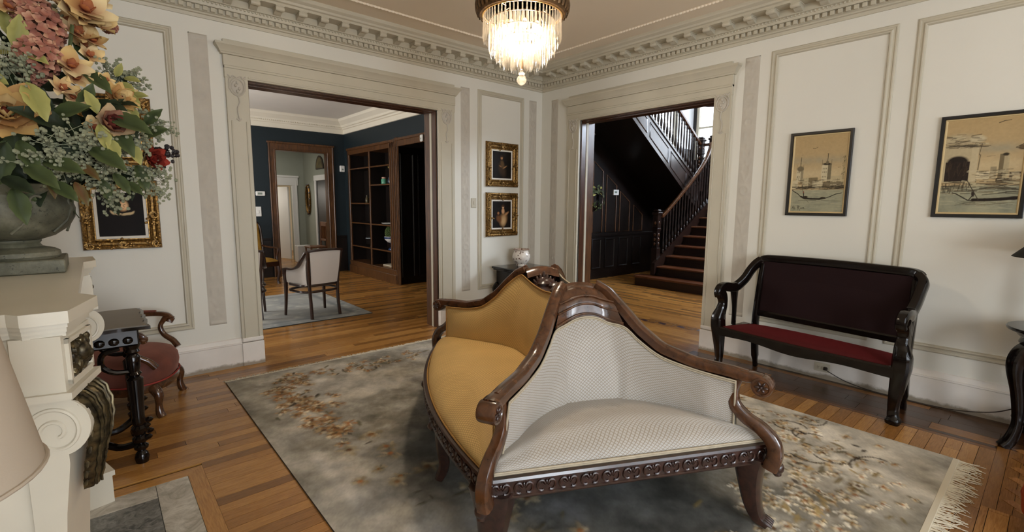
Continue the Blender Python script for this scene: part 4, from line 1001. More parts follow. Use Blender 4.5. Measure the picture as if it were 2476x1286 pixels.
# ================================================================== CARVED STAND in front of the armchair
ta=thing('carved_stand','black carved stand with barley legs and grey scalloped top beside the mantel','table',(-4.90,-1.27,0),R(0))
def scal(sc):
    out=[]
    for k in range(96):
        a=2*PI*k/96; c,s=math.cos(a),math.sin(a); q=max(abs(c),abs(s)); r_=(1/q if True else 1); x=.335*math.copysign(min(1,abs(c)/q*1.0),c) ; y=.30*math.copysign(min(1,abs(s)/q),s)
        w_=1+.022*math.sin(14*a); out.append((x*w_*sc,y*w_*sc))
    return out
MB().prism(scal(1.0),.795,.812).build('top_edge',M['black'],ta,sharp=40)
MB().prism(scal(.955),.812,.817).build('top_leather',paint('grey_leather',(112,104,92),.35,.06,8,.1,'Object'),ta,sharp=40)
MB().box(-.29,.29,-.255,.255,.70,.797,.008).build('frieze',M['black'],ta,sharp=25)
mb=MB()
for k in range(9): mb.ell((-.24+.06*k,-.262,.735),(.024,.008,.02),8,6)
mb.build('frieze_carving',M['black'],ta)
TL=[(.001,.0),(.03,.0),(.036,.03),(.03,.055),(.018,.07),(.034,.085),(.036,.10),(.02,.115),(.036,.13),(.04,.15),(.024,.165),(.036,.18),(.04,.21),(.026,.225),(.034,.24),(.03,.28),(.036,.42),(.04,.50),(.024,.515),(.036,.53),(.026,.545),(.032,.57),(.034,.63),(.024,.645),(.036,.66),(.03,.675),(.042,.70),(.001,.705)]
for sx in(-1,1):
    for sy in(-1,1):
        MB().lathe(TL,16,cx=sx*.255,cy=sy*.215).build('turned_leg',M['black'],ta)
        MB().tube(cr([(sx*.20,sy*.215,.69),(sx*.13,sy*.215,.665),(sx*.12,sy*.215,.60),(sx*.17,sy*.215,.555),(sx*.245,sy*.215,.545)],6),[.015]*25,8).build('scroll_bracket',M['black'],ta)
        mb=MB(); 
        for k in range(5): mb.ell((sx*(.29+.012*math.sin(k*2)),sy*(.215+.02*math.cos(k*2.5)),.15+.022*k),(.022,.02,.016),8,6)
        mb.build('leaf_carving',M['black'],ta)
for a,b in(((-.255,-.215),(.255,.215)),((-.255,.215),(.255,-.215))):
    p=cr([(a[0],a[1],.12),(a[0]*.6,a[1]*.6,.085),(0,0,.14),(b[0]*.6,b[1]*.6,.085),(b[0],b[1],.12)],6); MB().tube(p,[.02]*len(p),8).build('stretcher',M['black'],ta)
# ================================================================== MANTELPIECE
MARB=paint('white_marble',(204,196,178),.3,.05,3,.02,'World',.5)
BRZ=NT('bronze_leaf'); n_=BRZ.noise(BRZ.coord('Object'),40,4); BRZ.base(BRZ.ramp(n_,[(.35,lin((42,36,26))),(.75,lin((112,98,68)))])); BRZ.set(Roughness=.38,Metallic=.7); BRZ.bump(n_,.3,.002); BRZ=BRZ.m
mt=thing('mantelpiece','white marble mantelpiece with bronze leaf consoles on the left','fireplace',(XW,-2.42,0))
ox,oy=XW,-2.42
def loc(pts): return [(x-ox,y-oy) for x,y in pts]
def shp(d): return loc([(XW+.002,-3.17-d),(-4.93,-3.17-d),(-4.905,-3.205-d),(-4.815+d*.3,-3.205-d),(-4.757+d,-2.985),(-4.800+d,-2.90),(-4.800+d,-1.92),(-4.757+d,-1.85),(-4.768+d,-1.64+d),(XW+.002,-1.64+d)])
mb=MB(); mb.prism(shp(0),1.188,1.22); mb.build('shelf',MARB,mt,sharp=30)
mb=MB()
for d,z0,z1 in((-.012,1.176,1.189),(-.022,1.162,1.177),(-.030,1.150,1.163)): mb.prism(shp(d),z0,z1)
mb.build('shelf_moulding',MARB,mt,sharp=30)
# body slab behind the pilasters
MB().prism(loc([(XW+.002,-3.13),(-4.915,-3.13),(-4.915,-1.70),(XW+.002,-1.70)]),.85,1.152).build('lintel',MARB,mt,sharp=30)
for y0,y1 in((-3.13,-2.82),(-2.0,-1.70)): MB().box(.002,-4.915-ox,y0-oy,y1-oy,0,.852).build('side_slab',MARB,mt,smooth=False)
MB().box(.0,.12,-2.82-oy,-2.0-oy,.0,.85).build('firebox',plain('soot_black',(12,11,10),.9),mt,smooth=False)
def pilaster(mir):
    # canted pilaster with block, console and bronze leaf. plan corner points A(near), B(far)
    A=Vector((-4.835,-3.19,0)); B=Vector((-4.782,-2.99,0)); 
    f=(B-A).normalized(); n=Vector((f.y,-f.x,0)); c=(A+B)/2; w2=(B-A).length/2
    def T(a,o,z):   # a along face, o outwards, z
        p=c+f*a+n*o; y=p.y if not mir else -4.84-p.y
        return Vector((p.x-ox,y-oy,z))
    nm=''
    mb=MB()
    def blk(a0,a1,o0,o1,z0,z1): 
        vs=[T(a,o,z) for a in(a0,a1) for o in(o0,o1) for z in(z0,z1)]; mb.add(vs,[(0,1,3,2),(4,6,7,5),(0,4,5,1),(2,3,7,6),(0,2,6,4),(1,5,7,3)])
    blk(-w2,w2,-.10,0,1.0,1.152); bo=None
    o=mb.build('frieze_block',MARB,mt,smooth=False)
    mb=MB(); blk(-w2-.012,w2+.012,-.11,.014,.985,1.004); mb.build('block_moulding',MARB,mt,smooth=False)
    # recessed frame and bronze mask
    fm=MB(); z0,z1=1.018,1.14
    for a0,a1,b0,b1 in((-.085,.085,z0,z0+.012),(-.085,.085,z1-.012,z1),(-.085,-.072,z0,z1),(.072,.085,z0,z1)):
        vs=[T(a,o_,z) for a in(a0,a1) for o_ in(-.001,.009) for z in(b0,b1)]; fm.add(vs,[(0,1,3,2),(4,6,7,5),(0,4,5,1),(2,3,7,6),(0,2,6,4),(1,5,7,3)])
    fm.build('panel_frame',MARB,o,smooth=False)
    mk=MB(); rg=random.Random(2)
    vs=[T(a,o_,z) for a in(-.066,.066) for o_ in(-.002,.002) for z in(z0+.014,z1-.014)]; mk.add(vs,[(0,1,3,2),(4,6,7,5),(0,4,5,1),(2,3,7,6),(0,2,6,4),(1,5,7,3)])
    for k in range(46):
        a=rg.uniform(-.058,.058); z=rg.uniform(z0+.02,z1-.02); mk.ell(T(a,.005,z),(.010,.010,.012+.006*rg.random()),6,5,mat=Matrix.Rotation(rg.random()*3,4,(1,0,0)))
    mk.ell(T(0,.008,1.085),(.022,.022,.03),10,8); mk.ell(T(0,.028,1.08),(.007,.007,.012),8,6)
    mk.build('bronze_mask',BRZ,o)
    # console: side profile (o,z) extruded along face
    prof=[(-.10,.985),(.0,.985)]
    for k in range(15): a=R(90-12*k); prof.append((-.028+.066*math.cos(a)*1.0,.905+.08*math.sin(a)))
    prof+=[(-.014,.80),(-.032,.66),(-.045,.50),(-.05,.30),(-.052,.14),(-.10,.14)]
    mb=MB(); N=len(prof); wv=w2*.86
    vs=[T(-wv,o_,z) for o_,z in prof]+[T(wv,o_,z) for o_,z in prof]; mb.add(vs,[(k,(k+1)%N,N+(k+1)%N,N+k) for k in range(N)]+[tuple(range(N)),tuple(range(N,2*N))])
    con=mb.build('console',MARB,mt,sharp=30)
    # volute lines on the two sides
    for s in(-1,1):
        sp=[]
        for k in range(60):
            a=R(200-10.5*k); r_=.078-.00105*k; sp.append(T(s*(wv+.001),-.036+r_*.82*math.cos(a),.892+r_*math.sin(a)*.95))
        mb=MB(); mb.tube(sp,[.0055]*60,6); mb.build('volute',MARB,con)
    mb=MB(); blk(-w2-.01,w2+.01,-.11,.0,0,.14); mb.build('plinth',MARB,mt,smooth=False)
    mb=MB(); blk(-w2-.018,w2+.018,-.115,.01,.14,.165); mb.build('plinth_moulding',MARB,mt,smooth=False)
    if mir: return
    # bronze acanthus leaf over the front
    path=cr([(-.012,.992),(.03,.975),(.05,.925),(.050,.86),(.034,.79),(.024,.74),(.014,.69)],6); wl_=[.084,.088,.084,.074,.062,.05,.028]
    lf=MB(); NP=len(path)
    def leafpt(u,v):
        i=int(round(v*(NP-1))); o_,z=path[i].x,path[i].y; ww=interp(np.linspace(0,1,7),wl_,v); a=(u-.5)*2
        lob=1+.05*math.sin(v*60)*abs(a)**3; return T(a*ww*lob,o_-.004+.006*math.cos(a*PI*3)-.016*a*a+.0015*math.sin(v*60),z)
    lf.grid(leafpt,25,NP)
    for s in(-1,1):
        for k in range(9):
            v=.06+.105*k; p=leafpt(.5+s*.46,v); q=leafpt(.5+s*.2,min(1,v+.02)); lf.tube([q,p,p+Vector((0,0,-.016))],[.005,.007,.003],6)
    for k in range(-3,4): lf.tube([leafpt(.5+k*.13*(1-.3*v),v)+n.normalized()*.004 for v in np.linspace(.02,.97,NP)],[.0035]*NP,5)
    lf.build('bronze_leaf',BRZ,con)
pilaster(False); pilaster(True)
# hearth of marble slabs
ht=thing('hearth','white and grey marble hearth slabs set in the floor before the mantel','hearth',(-4.88,-2.44,-.011))
def marble(name,a,b,sc=9):
    t=NT(name); co=t.coord('World'); f=t.noise(co,sc,8,.7,1.5); t.base(t.ramp(f,[(.35,lin(a)),(.62,lin(b))])); t.set(Roughness=.3); return t.m
MW=marble('hearth_white_marble',(150,142,126),(206,200,188)); MG=marble('hearth_grey_marble',(74,74,72),(140,138,132),22)
def slab(x0,x1,y0,y1,m): MB().box(x0+4.88+.001,x1+4.88-.001,y0+2.44+.001,y1+2.44-.001,0,.0105,.001).build('marble_slab',m,ht,sharp=25)
slab(-4.612,HX1,HY0,HY1,MW); slab(HX0,-4.612,-1.965,HY1,MW)
for k in range(4): slab(-4.93 if k<4 else 0,-4.612,-2.245-.28*k,-1.965-.28*k,MG if k%1==0 else MW)
# ================================================================== URN
ur=thing('stone_urn','mottled green stone urn on the mantel shelf holding flowers','urn',(-5.0,-2.16,1.221))
def stone():
    t=NT('urn_stone'); co=t.coord('Object'); a=t.noise(co,7,6,.65); b=t.noise(co,60,3,.8); c=t.ramp(a,[(.3,lin((52,52,40))),(.5,lin((90,88,70))),(.7,lin((126,121,102)))])
    m=t.new('MapRange'); t.l(b,m.inputs[0]); m.inputs[1].default_value=.60; m.inputs[2].default_value=.68
    t.base(t.mix(t.math('MULTIPLY',m.outputs[0],.8),c,lin((34,32,24)))); t.set(Roughness=.6); t.bump(b,.4,.002); return t.m
US=stone()
MB().box(-.155,.155,-.155,.155,0,.052,.004).build('plinth',US,ur,sharp=25)
MB().lathe([(.001,.052),(.135,.052),(.142,.062),(.14,.078),(.125,.088),(.09,.098),(.082,.11),(.088,.118),(.088,.124),(.001,.125)],32).build('foot',US,ur)
MB().lathe([(.001,.124),(.085,.124),(.13,.14),(.175,.175),(.196,.215),(.2,.25),(.192,.28),(.182,.298),(.19,.304),(.2,.31),(.212,.325),(.216,.338),(.208,.342),(.18,.335),(.001,.31)],40).build('bowl',US,ur)
for k in range(8):
    a=2*PI*k/8-.3; d=Vector((math.cos(a),math.sin(a),0)); s=Vector((-d.y,d.x,0))
    p=[]
    for j in range(24):
        ph=R(220-17*j); r_=.026-.0008*j; p.append(d*.193+s*(r_*math.cos(ph)+.01)+Vector((0,0,.275+r_*math.sin(ph))))
    p=[d*.155+s*(-.06)+Vector((0,0,.155)),d*.188+s*(-.028)+Vector((0,0,.2)),d*.2+s*(-.014)+Vector((0,0,.25))]+p
    MB().tube(p,[.005]*len(p),6).build('scroll_relief',US,ur)
# ================================================================== LAMP at the left edge
la=thing('floor_lamp','lamp with large grey drum shade at the lower left edge','lamp',(-5.05,-3.67,0))
SH=NT('linen_shade'); SH.b.inputs['Base Color'].default_value=(*lin((170,156,138)),1); SH.set(Roughness=.9); SH.bump(SH.noise(SH.coord('Object'),300,2),.15,.001); SH=SH.m
shade(.205,.15,1.03,1.36).build('shade',SH,la,sharp=30)
MB().tube([(.206*math.cos(2*PI*k/48),.206*math.sin(2*PI*k/48),1.033) for k in range(48)],.004,6,closed=True).build('shade_trim',SH,la)
MB().lathe([(.001,0),(.15,0),(.155,.02),(.05,.04),(.016,.06),(.014,1.2),(.001,1.2)],20).build('stem',M['dark'],la)

cj=thing('candle_jar','small orange candle jar behind the urn on the mantel shelf','candle',(-5.12,-1.86,1.2205))
MB().lathe([(.001,0),(.036,0),(.04,.01),(.04,.09),(.036,.095),(.001,.095)],18).build('jar',plain('orange_wax',(176,84,44),.4),cj)
MB().lathe([(.0405,.02),(.0412,.022),(.0412,.05),(.0405,.052)],18).build('label_band',plain('paper_band',(210,200,186),.7),cj)
# ================================================================== PICTURES
GOLDM=NT('antique_gilt'); n_=GOLDM.noise(GOLDM.coord('Object'),70,5); GOLDM.base(GOLDM.ramp(n_,[(.32,lin((62,42,20))),(.55,lin((132,98,48))),(.75,lin((184,146,82)))])); GOLDM.set(Roughness=.36,Metallic=.75); GOLDM.bump(n_,.5,.003); GOLDM=GOLDM.m
MATB=plain('white_mat_board',(222,216,204),.8); PIC=painted('painting_varnish',.6,0,.15); BLK=plain('black_frame_lacquer',(14,12,12),.35); LINER=plain('gold_linen_liner',(196,172,124),.5)
def portrait(kind):
    c=Canvas(.29,.38,.004,(20,15,12)); g=random.Random(kind)
    nz=vnoise(c.nx,c.ny,6,kind+20,4); c.blend((nz-.5)*1.2,(38,28,18))
    if kind in(0,1):
        c.ell(.15,.10,.12,.14,0,(24,18,16),.4)
        for k in range(26): a=rg.uniform(-1.2,1.2); c.ell(.155+.075*math.sin(a),.215-.03*math.cos(a)+.012*g.random(),.022,.009,a,(206,180,138),.7,.85)
        c.ell(.155,.272,.046,.062,.12,(206,158,112),.35); c.ell(.168,.266,.03,.05,.1,(236,194,150),.6); c.ell(.150,.322,.050,.028,.1,(40,24,14),.5); c.ell(.128,.275,.012,.045,0,(48,30,18),.5)
        for x in(.146,.172): c.ell(x,.276,.0075,.0045,0,(44,28,20),.6)
        c.line((.163,.272),(.168,.254),.004,(150,100,66),.8); c.ell(.160,.240,.010,.004,0,(140,62,46),.6)
    elif kind==2:
        c.ell(.15,.12,.07,.13,.3,(58,42,26),.6); c.ell(.15,.20,.04,.08,.2,(92,70,42),.6); c.ell(.14,.29,.022,.03,0,(168,120,80),.5); c.ell(.14,.312,.028,.018,0,(60,40,22),.5); c.ell(.19,.16,.05,.012,.6,(150,112,72),.6); c.ell(.12,.17,.03,.01,-.5,(140,104,66),.6)
    else:
        c.ell(.17,.12,.075,.12,-.2,(150,112,70),.6); c.ell(.175,.10,.05,.10,-.1,(190,156,112),.7); c.ell(.165,.24,.03,.05,0,(198,150,108),.5); c.ell(.165,.30,.022,.03,0,(204,158,116),.5); c.ell(.165,.315,.03,.024,0,(62,38,20),.5); c.ell(.10,.13,.05,.07,.4,(104,66,34),.6); c.ell(.09,.21,.02,.026,0,(150,100,62),.5); c.ell(.22,.2,.06,.02,.7,(170,124,84),.6)
    return c
GP=[(0,0),(0,.018),(.006,.03),(.018,.034),(.03,.028),(.036,.018),(.05,.02),(.060,.014),(.068,.018),(.074,.012),(.08,.012),(.084,.004)]
def giltframe(x0,x1,z0,z1,mat,label,kind,fw_=.085):
    t=thing('gilt_framed_painting',label,'painting',mat@Vector(((x0+x1)/2,-.002,z0)),0 if mat is MA else R(-90),'gilt framed portraits')
    W_,H_=(x1-x0),(z1-z0); h=W_/2; s=fw_/.085
    MB().rectframe(-h,h,0,H_,[(d*s,k) for d,k in GP]).build('frame',GOLDM,t,sharp=30)
    g=random.Random(kind+4)
    for cx,cz in((-h,0),(h,0),(-h,H_),(h,H_),(-h,H_/2),(h,H_/2),(0,0),(0,H_)):
        mb=MB(); sx=-1 if cx>0 else 1; sz=-1 if cz>H_*.6 else 1
        for k in range(11):
            a=g.random()*.095*s; b=g.random()*.045*s
            if g.random()<.5: a,b=b,a
            if cx==0: px_,pz=(a-.05)*1.6,b+.008
            elif abs(cz-H_/2)<.01: px_,pz=b+.008,(a-.05)*1.6
            else: px_,pz=a+.01,b+.01
            X=cx+sx*px_ if cx!=0 else px_; Z=cz+sz*pz
            mb.ell((X,-.03,Z),(.013,.009,.010),7,5,mat=Matrix.Rotation(g.random()*3,4,'Y'))
        for k in range(3):
            r_=.014+.007*k; X=cx+(sx*.038*s if cx else 0); Z=cz+sz*.036*s if abs(cz-H_/2)>.01 else cz
            mb.tube([(X+r_*math.cos(q),-.032,Z+r_*math.sin(q)) for q in np.linspace(k,k+4,9)],.004,5)
        mb.build('corner_carving',GOLDM,t)
    i=.082*s; MB().rectframe(-h+i,h-i,i,H_-i,[(0,0),(0,.008),(.018,.008),(.02,.005)]).build('mat_board',MATB,t,smooth=False)
    c=portrait(kind); i+=.019; w_,hh=W_-2*i,H_-2*i
    c.mesh(lambda x,y,q:(-w_/2+x/.29*w_,-.0062,i+y/.38*hh),'canvas',PIC,t)
    MB().box(-h+.01,h-.01,-.004,.001,.01,H_-.01).build('backing',M['dark'],t,smooth=False)
    return t
giltframe(-4.83,-4.345,1.125,1.665,MA,'gilt framed portrait of a ruffed sitter beside the stone urn',0)
giltframe(-4.83,-4.345,1.76,2.30,MA,'gilt framed painting mostly hidden behind the flower arrangement',1)
giltframe(-.98,-.45,1.72,2.28,MA,'upper of two small gilt framed paintings in the corner panel',2,.095)
giltframe(-.98,-.45,1.08,1.645,MA,'lower of two small gilt framed paintings above the corner table',3,.095)
def harbour(kind):
    c=Canvas(.40,.65,.0024,(176,152,112)); g=random.Random(kind); n1=vnoise(c.nx,c.ny,4,kind+40,5); n2=vnoise(c.nx,c.ny,30,kind+41,3)
    Y=c.Y/.65; X=c.X/.40
    c.blend(np.clip((Y-.5)*2,0,1)*.5,(168,140,94)); c.blend(np.exp(-((Y-.68)/.05)**2)*np.clip(n1*1.4,0,1)*.7,(146,140,118)); c.blend(np.exp(-((Y-.5)/.08)**2)*.5,(196,178,140))
    def S(x,y): return (x*.40,y*.65)
    def R_(x0,x1,y0,y1,col,al=1): c.rect(x0*.4,x1*.4,y0*.65,y1*.65,col,al)
    D=(54,46,34); MID=(110,98,74); PALE_=(190,176,142)
    def strokes(n,x0,x1,y0,y1,cols,L,wd,al=.7,ang=0):
        for k in range(n):
            x=g.uniform(x0,x1); y=g.uniform(y0,y1); a=ang+g.gauss(0,.12); l=L*g.uniform(.4,1.2); p=S(x,y); c.line((p[0]-l*math.cos(a)/2,p[1]-l*math.sin(a)/2),(p[0]+l*math.cos(a)/2,p[1]+l*math.sin(a)/2),wd*g.uniform(.5,1.3),g.choice(cols),al)
    c.blend(np.clip((.30-Y)/.02,0,1),(150,146,120)); c.blend(np.clip((.30-Y)/.02,0,1)*np.clip((n1-.45)*2.5,0,1),(122,122,104))
    strokes(50,0,1,.02,.29,((164,160,134),(118,116,98),(174,166,136)),.10,.003,.45)
    if kind==0:
        R_(.07,.21,.40,.57,PALE_); R_(.155,.21,.40,.57,MID,.7); c.ell(*S(.145,.575),.030,.028,0,MID,.3); R_(.135,.155,.58,.66,MID); c.line(S(.145,.64),S(.15,.73),.0022,D)
        for x in(.075,.205): c.line(S(x,.56),S(x,.63),.0016,D,.7)
        R_(.555,.74,.40,.62,PALE_); R_(.67,.74,.38,.62,(92,82,60),.85); c.ell(*S(.65,.625),.040,.012,0,D,.4); c.line(S(.655,.62),S(.66,.76),.003,D); c.ell(*S(.655,.645),.014,.018,0,MID,.4); c.line(S(.64,.755),S(.69,.752),.0016,D,.7)
        for x in(.56,.735): c.line(S(x,.61),S(x,.68),.0022,D,.8)
        for y in(.46,.52,.565):
            for x in(.585,.615,.645): c.ell(*S(x,y),.0032,.009,0,D,.4,.8)
        for y in(.47,.53):
            for x in(.10,.13): c.ell(*S(x,y),.0032,.010,0,D,.4,.8)
        for x0,x1,y1,cl in((0,.12,.42,PALE_),(.2,.34,.45,(170,156,122)),(.32,.50,.455,(112,98,70)),(.40,.60,.41,PALE_),(.74,.98,.47,(176,160,124)),(.6,.98,.39,MID)): R_(x0,x1,.31,y1,cl,.9)
        R_(.945,.985,.42,.72,(150,132,96),.7); strokes(18,.93,.99,.45,.74,(D,MID),.012,.003,.6,1.2)
        strokes(70,0,1,.30,.42,(D,MID,(70,60,44),PALE_),.06,.004,.6); strokes(40,0,1,.295,.335,(D,(66,58,42)),.09,.004,.7); strokes(30,.05,.95,.33,.46,(D,),.018,.002,.6,1.57)
        hull=[(.02,.285),(.07,.262),(.12,.245),(.2,.195),(.27,.172),(.4,.165),(.56,.163),(.66,.175),(.76,.20),(.86,.232),(.96,.245)]; c.poly([S(*p) for p in hull],.0042,(40,34,26)); c.poly([S(x,y+.006) for x,y in hull[3:8]],.009,(40,34,26)); c.ell(*S(.29,.195),.022,.012,0,(46,38,28),.4); c.ell(*S(.62,.185),.024,.010,0,(60,50,36),.5)
        c.line(S(.2,.36),S(.26,.19),.0022,D); c.ell(*S(.245,.255),.005,.016,0,(128,62,50),.5); c.line(S(.245,.245),S(.25,.195),.005,(36,30,26)); c.line(S(.15,.148),S(.5,.15),.003,(70,64,50),.7); c.line(S(.6,.148),S(.96,.14),.003,(84,78,62),.7); c.line(S(.3,.16),S(.36,.12),.0018,D,.6)
        c.line(S(.36,.84),S(.40,.835),.0026,(86,72,50)); c.line(S(.40,.835),S(.45,.85),.0022,(86,72,50)); c.line(S(.86,.575),S(.9,.58),.0022,D,.8); c.line(S(.15,.76),S(.18,.76),.0018,D,.5)
        # painter's signature
        sg=[[(.035,.035),(.055,.075),(.07,.03)],[(.04,.048),(.068,.05)],[(.085,.03),(.085,.062)],[(.085,.03),(.105,.032)],[(.15,.02),(.155,.078)],[(.14,.075),(.185,.07),(.16,.05),(.20,.012)],[(.205,.05),(.207,.033),(.225,.033),(.227,.05)],[(.24,.035),(.243,.052)],[(.252,.052),(.272,.054),(.256,.035),(.29,.036)]]
        for l in sg: c.poly([S(*p) for p in l],.0021,(44,36,26))
    else:
        R_(0,.45,.33,.74,(176,160,126)); c.ell(*S(.2,.79),.12,.055,-.05,(168,152,120),.5,.9); c.ell(*S(.42,.79),.05,.03,0,(186,172,140),.4,.9); strokes(40,0,.5,.72,.86,(D,MID,PALE_),.06,.004,.6); strokes(20,0,.46,.70,.73,(D,),.10,.003,.6)
        c.ell(*S(.19,.55),.065,.05,0,(40,32,26),.25); R_(.03,.355,.34,.555,(44,34,28)); strokes(26,.05,.33,.36,.56,((70,56,40),(30,24,20)),.05,.004,.5,1.5)
        R_(.36,.45,.33,.70,(184,168,134),.9); c.line(S(.455,.33),S(.475,.62),.004,D,.7); c.line(S(.46,.62),S(.48,.74),.0028,D,.7)
        R_(.45,.62,.36,.44,(196,180,146)); R_(.62,.70,.36,.49,(128,116,90),.8); R_(.72,.82,.34,.62,(112,98,72)); R_(.775,.84,.34,.60,(170,154,120),.9); c.ell(*S(.79,.615),.02,.012,0,D,.4); R_(.86,1,.34,.43,(60,48,36),.9); R_(.9,.99,.345,.40,(178,158,122),.9); R_(.70,.88,.33,.37,(60,50,36),.9)
        strokes(60,.4,1,.32,.46,(D,MID,PALE_),.05,.004,.6); strokes(80,0,1,.20,.34,(D,(60,52,38),MID,(170,160,128)),.11,.005,.6)
        strokes(24,.02,.4,.24,.32,(D,),.04,.004,.6,1.5)
        hull=[(.17,.215),(.22,.205),(.3,.17),(.38,.135),(.45,.128),(.6,.128),(.8,.135),(1.0,.15)]; c.poly([S(*p) for p in hull],.0044,(34,26,20)); c.poly([S(x,y+.012) for x,y in hull[4:]],.013,(34,26,20)); c.line(S(.35,.345),S(.52,.135),.0032,D); c.line(S(.40,.14),S(.455,.205),.004,D); c.ell(*S(.44,.20),.010,.024,.2,(48,38,30),.4); c.ell(*S(.95,.155),.03,.016,0,(34,26,20),.4)
        strokes(16,.25,.9,.08,.12,(D,MID),.10,.003,.5); c.line(S(.66,.945),S(.72,.96),.004,D,.8); c.line(S(.72,.96),S(.80,.965),.003,D,.8); c.line(S(.56,.60),S(.66,.605),.002,D,.6); c.ell(*S(.97,.68),.022,.02,.4,(96,80,56),.4); c.line(S(.90,.68),S(1,.72),.003,D,.8); c.line(S(.90,.68),S(1,.655),.003,D,.8)
    c.img*=(1+(n2[...,None]-.5)*.16); return c
def blackframe(y0,y1,z0,z1,label,kind):
    t=thing('black_framed_painting',label,'painting',(-.002,(y0+y1)/2,z0),R(-90),'black framed harbour paintings'); h=(y1-y0)/2; H_=z1-z0
    MB().rectframe(-h,h,0,H_,[(0,0),(0,.022),(.004,.026),(.02,.024),(.024,.016),(.026,.006)]).build('frame',BLK,t,sharp=25)
    MB().rectframe(-h+.025,h-.025,.025,H_-.025,[(0,.004),(0,.015),(.006,.015),(.012,.008),(.013,.004)]).build('liner',LINER,t,sharp=25)
    i=.036; c=harbour(kind); w_,hh=2*h-2*i,H_-2*i
    c.mesh(lambda x,y,q:(-w_/2+x/.40*w_,-.0075,i+y/.65*hh),'canvas',PIC,t)
    MB().box(-h+.005,h-.005,-.005,.001,.005,H_-.005).build('backing',M['dark'],t,smooth=False)
blackframe(-3.655,-3.185,1.42,2.137,'black framed harbour sketch with two pale towers above the settee',0)
blackframe(-4.665,-4.19,1.43,2.152,'black framed harbour sketch with dark stone arch at right edge',1)
# ================================================================== SWITCH, OUTLET, CORDS
sw=thing('wall_switch','cream switch plate between carved strip and panel in the corner','switch',(-1.165,-.001,1.45))
MB().box(-.037,.037,-.008,.0,0,.12,.003).build('plate',M['trim'],sw,sharp=25); MB().box(-.012,.012,-.014,-.006,.04,.08,.002).build('toggle',M['trim'],sw,sharp=25)
OUT=plain('outlet_plastic',(196,188,168),.4)
ol=thing('power_outlet','cream double power outlet on the baseboard below the settee','outlet',(-.0262,-3.59,.065),R(-90))
MB().box(-.06,.06,-.012,0,0,.075,.003).build('plate',OUT,ol,sharp=25)
for sx in(-1,1):
    mb=MB().lathe([(.001,0),(.02,0),(.02,.005),(.001,.006)],16,mat=Matrix(((1,0,0,sx*.028),(0,0,-1,-.012),(0,1,0,.038),(0,0,0,1)))); q=mb.build('socket',OUT,ol,sharp=25)
    for dx,dz in((-.006,.004),(.006,.004),(0,-.008)): MB().box(sx*.028+dx-.0015,sx*.028+dx+.0015,-.0186,-.017,.038+dz-.004,.038+dz+.004).build('slot',M['gapd'],q,smooth=False)
CORD=plain('brown_cord',(46,34,24),.6)
p=cr([(-.06,-3.62,.10),(-.075,-3.66,.085),(-.06,-3.78,.035),(-.055,-3.95,.008),(-.06,-4.15,.006),(-.05,-4.35,.006),(-.045,-4.50,.02),(-.06,-4.66,.07),(-.05,-4.78,.14),(-.06,-4.9,.20)],8)
LO=Vector((-.34,-4.96,.765))
MB().tube([q-LO for q in p],.0035,6).build('power_cord',CORD,lp)
MB().box(-.062-LO.x,-.038-LO.x,-3.635-LO.y,-3.605-LO.y,.088-LO.z,.115-LO.z,.004).build('plug',CORD,lp,sharp=25)
# ================================================================== CHANDELIER
cx,cy=-2.655,-2.53
cl=thing('chandelier','crystal chandelier with bronze leaf ring hanging from the ceiling','chandelier',(cx,cy,2.24))
BR=NT('chandelier_bronze'); n_=BR.noise(BR.coord('Object'),40,4); BR.base(BR.ramp(n_,[(.3,lin((64,46,28))),(.7,lin((142,108,70)))])); BR.set(Roughness=.42,Metallic=.6); BR=BR.m
def crystal(name,tpf,tc):
    t=NT(name); t.n.remove(t.b); out=t.n['Material Output']
    tr_=t.new('BsdfTranslucent'); tr_.inputs[0].default_value=tc; df=t.new('BsdfDiffuse'); df.inputs[0].default_value=(.95,.92,.85,1); gl=t.new('BsdfGlossy'); gl.inputs['Roughness'].default_value=.12; tp_=t.new('BsdfTransparent'); tp_.inputs[0].default_value=(1,.98,.95,1)
    m1=t.new('MixShader'); m1.inputs[0].default_value=.3; t.l(tr_.outputs[0],m1.inputs[1]); t.l(gl.outputs[0],m1.inputs[2])
    m2=t.new('MixShader'); m2.inputs[0].default_value=tpf; t.l(m1.outputs[0],m2.inputs[1]); t.l(tp_.outputs[0],m2.inputs[2])
    t.l(m2.outputs[0],out.inputs[0]); return t.m
CRY=crystal('cut_crystal',.62,(.2,.185,.16,1)); CRY2=crystal('crystal_ball',.25,(.6,.56,.5,1))
MB().lathe([(.235,.415),(.245,.405),(.262,.408),(.272,.42),(.276,.44),(.285,.47),(.28,.5),(.262,.52),(.25,.525),(.24,.51),(.235,.46),(.235,.415)],64).build('ring',BR,cl,sharp=40)
rgm=cl.children[0]; rgm.data.polygons.foreach_get
lfm=MB().grid(lambda u,v:((u-.5)*.034*math.sin(PI*(.12+.84*v))**.6,-.0-.014*math.sin(PI*v)-.006*math.cos((u-.5)*PI),-.005+.10*v),5,8).mesh('ring_leaf',60); lfm.materials.append(BR)
for k in range(44):
    a=2*PI*k/44; o=put(lfm,'ring_leaf',cl,(.276*math.cos(a),.276*math.sin(a),.42),a+PI/2); o.rotation_euler=(R(-4),0,a+PI/2)
MB().tube([(.245*math.cos(2*PI*k/64),.245*math.sin(2*PI*k/64),.408) for k in range(64)],.006,6,closed=True).build('ring_bead',plain('brass_bead',(190,150,84),.3,.9),cl)
def prism_mesh(L,r_):
    mb=MB(); n=5; lv=[(.0008,0),(r_*.55,-.006),(r_*.6,-.02),(r_*.85,-L*.5),(r_,-L*.82),(.0006,-L)]; mb.lathe(lv,n); m_=mb.mesh('crystal_prism',20); m_.materials.append(CRY); return m_
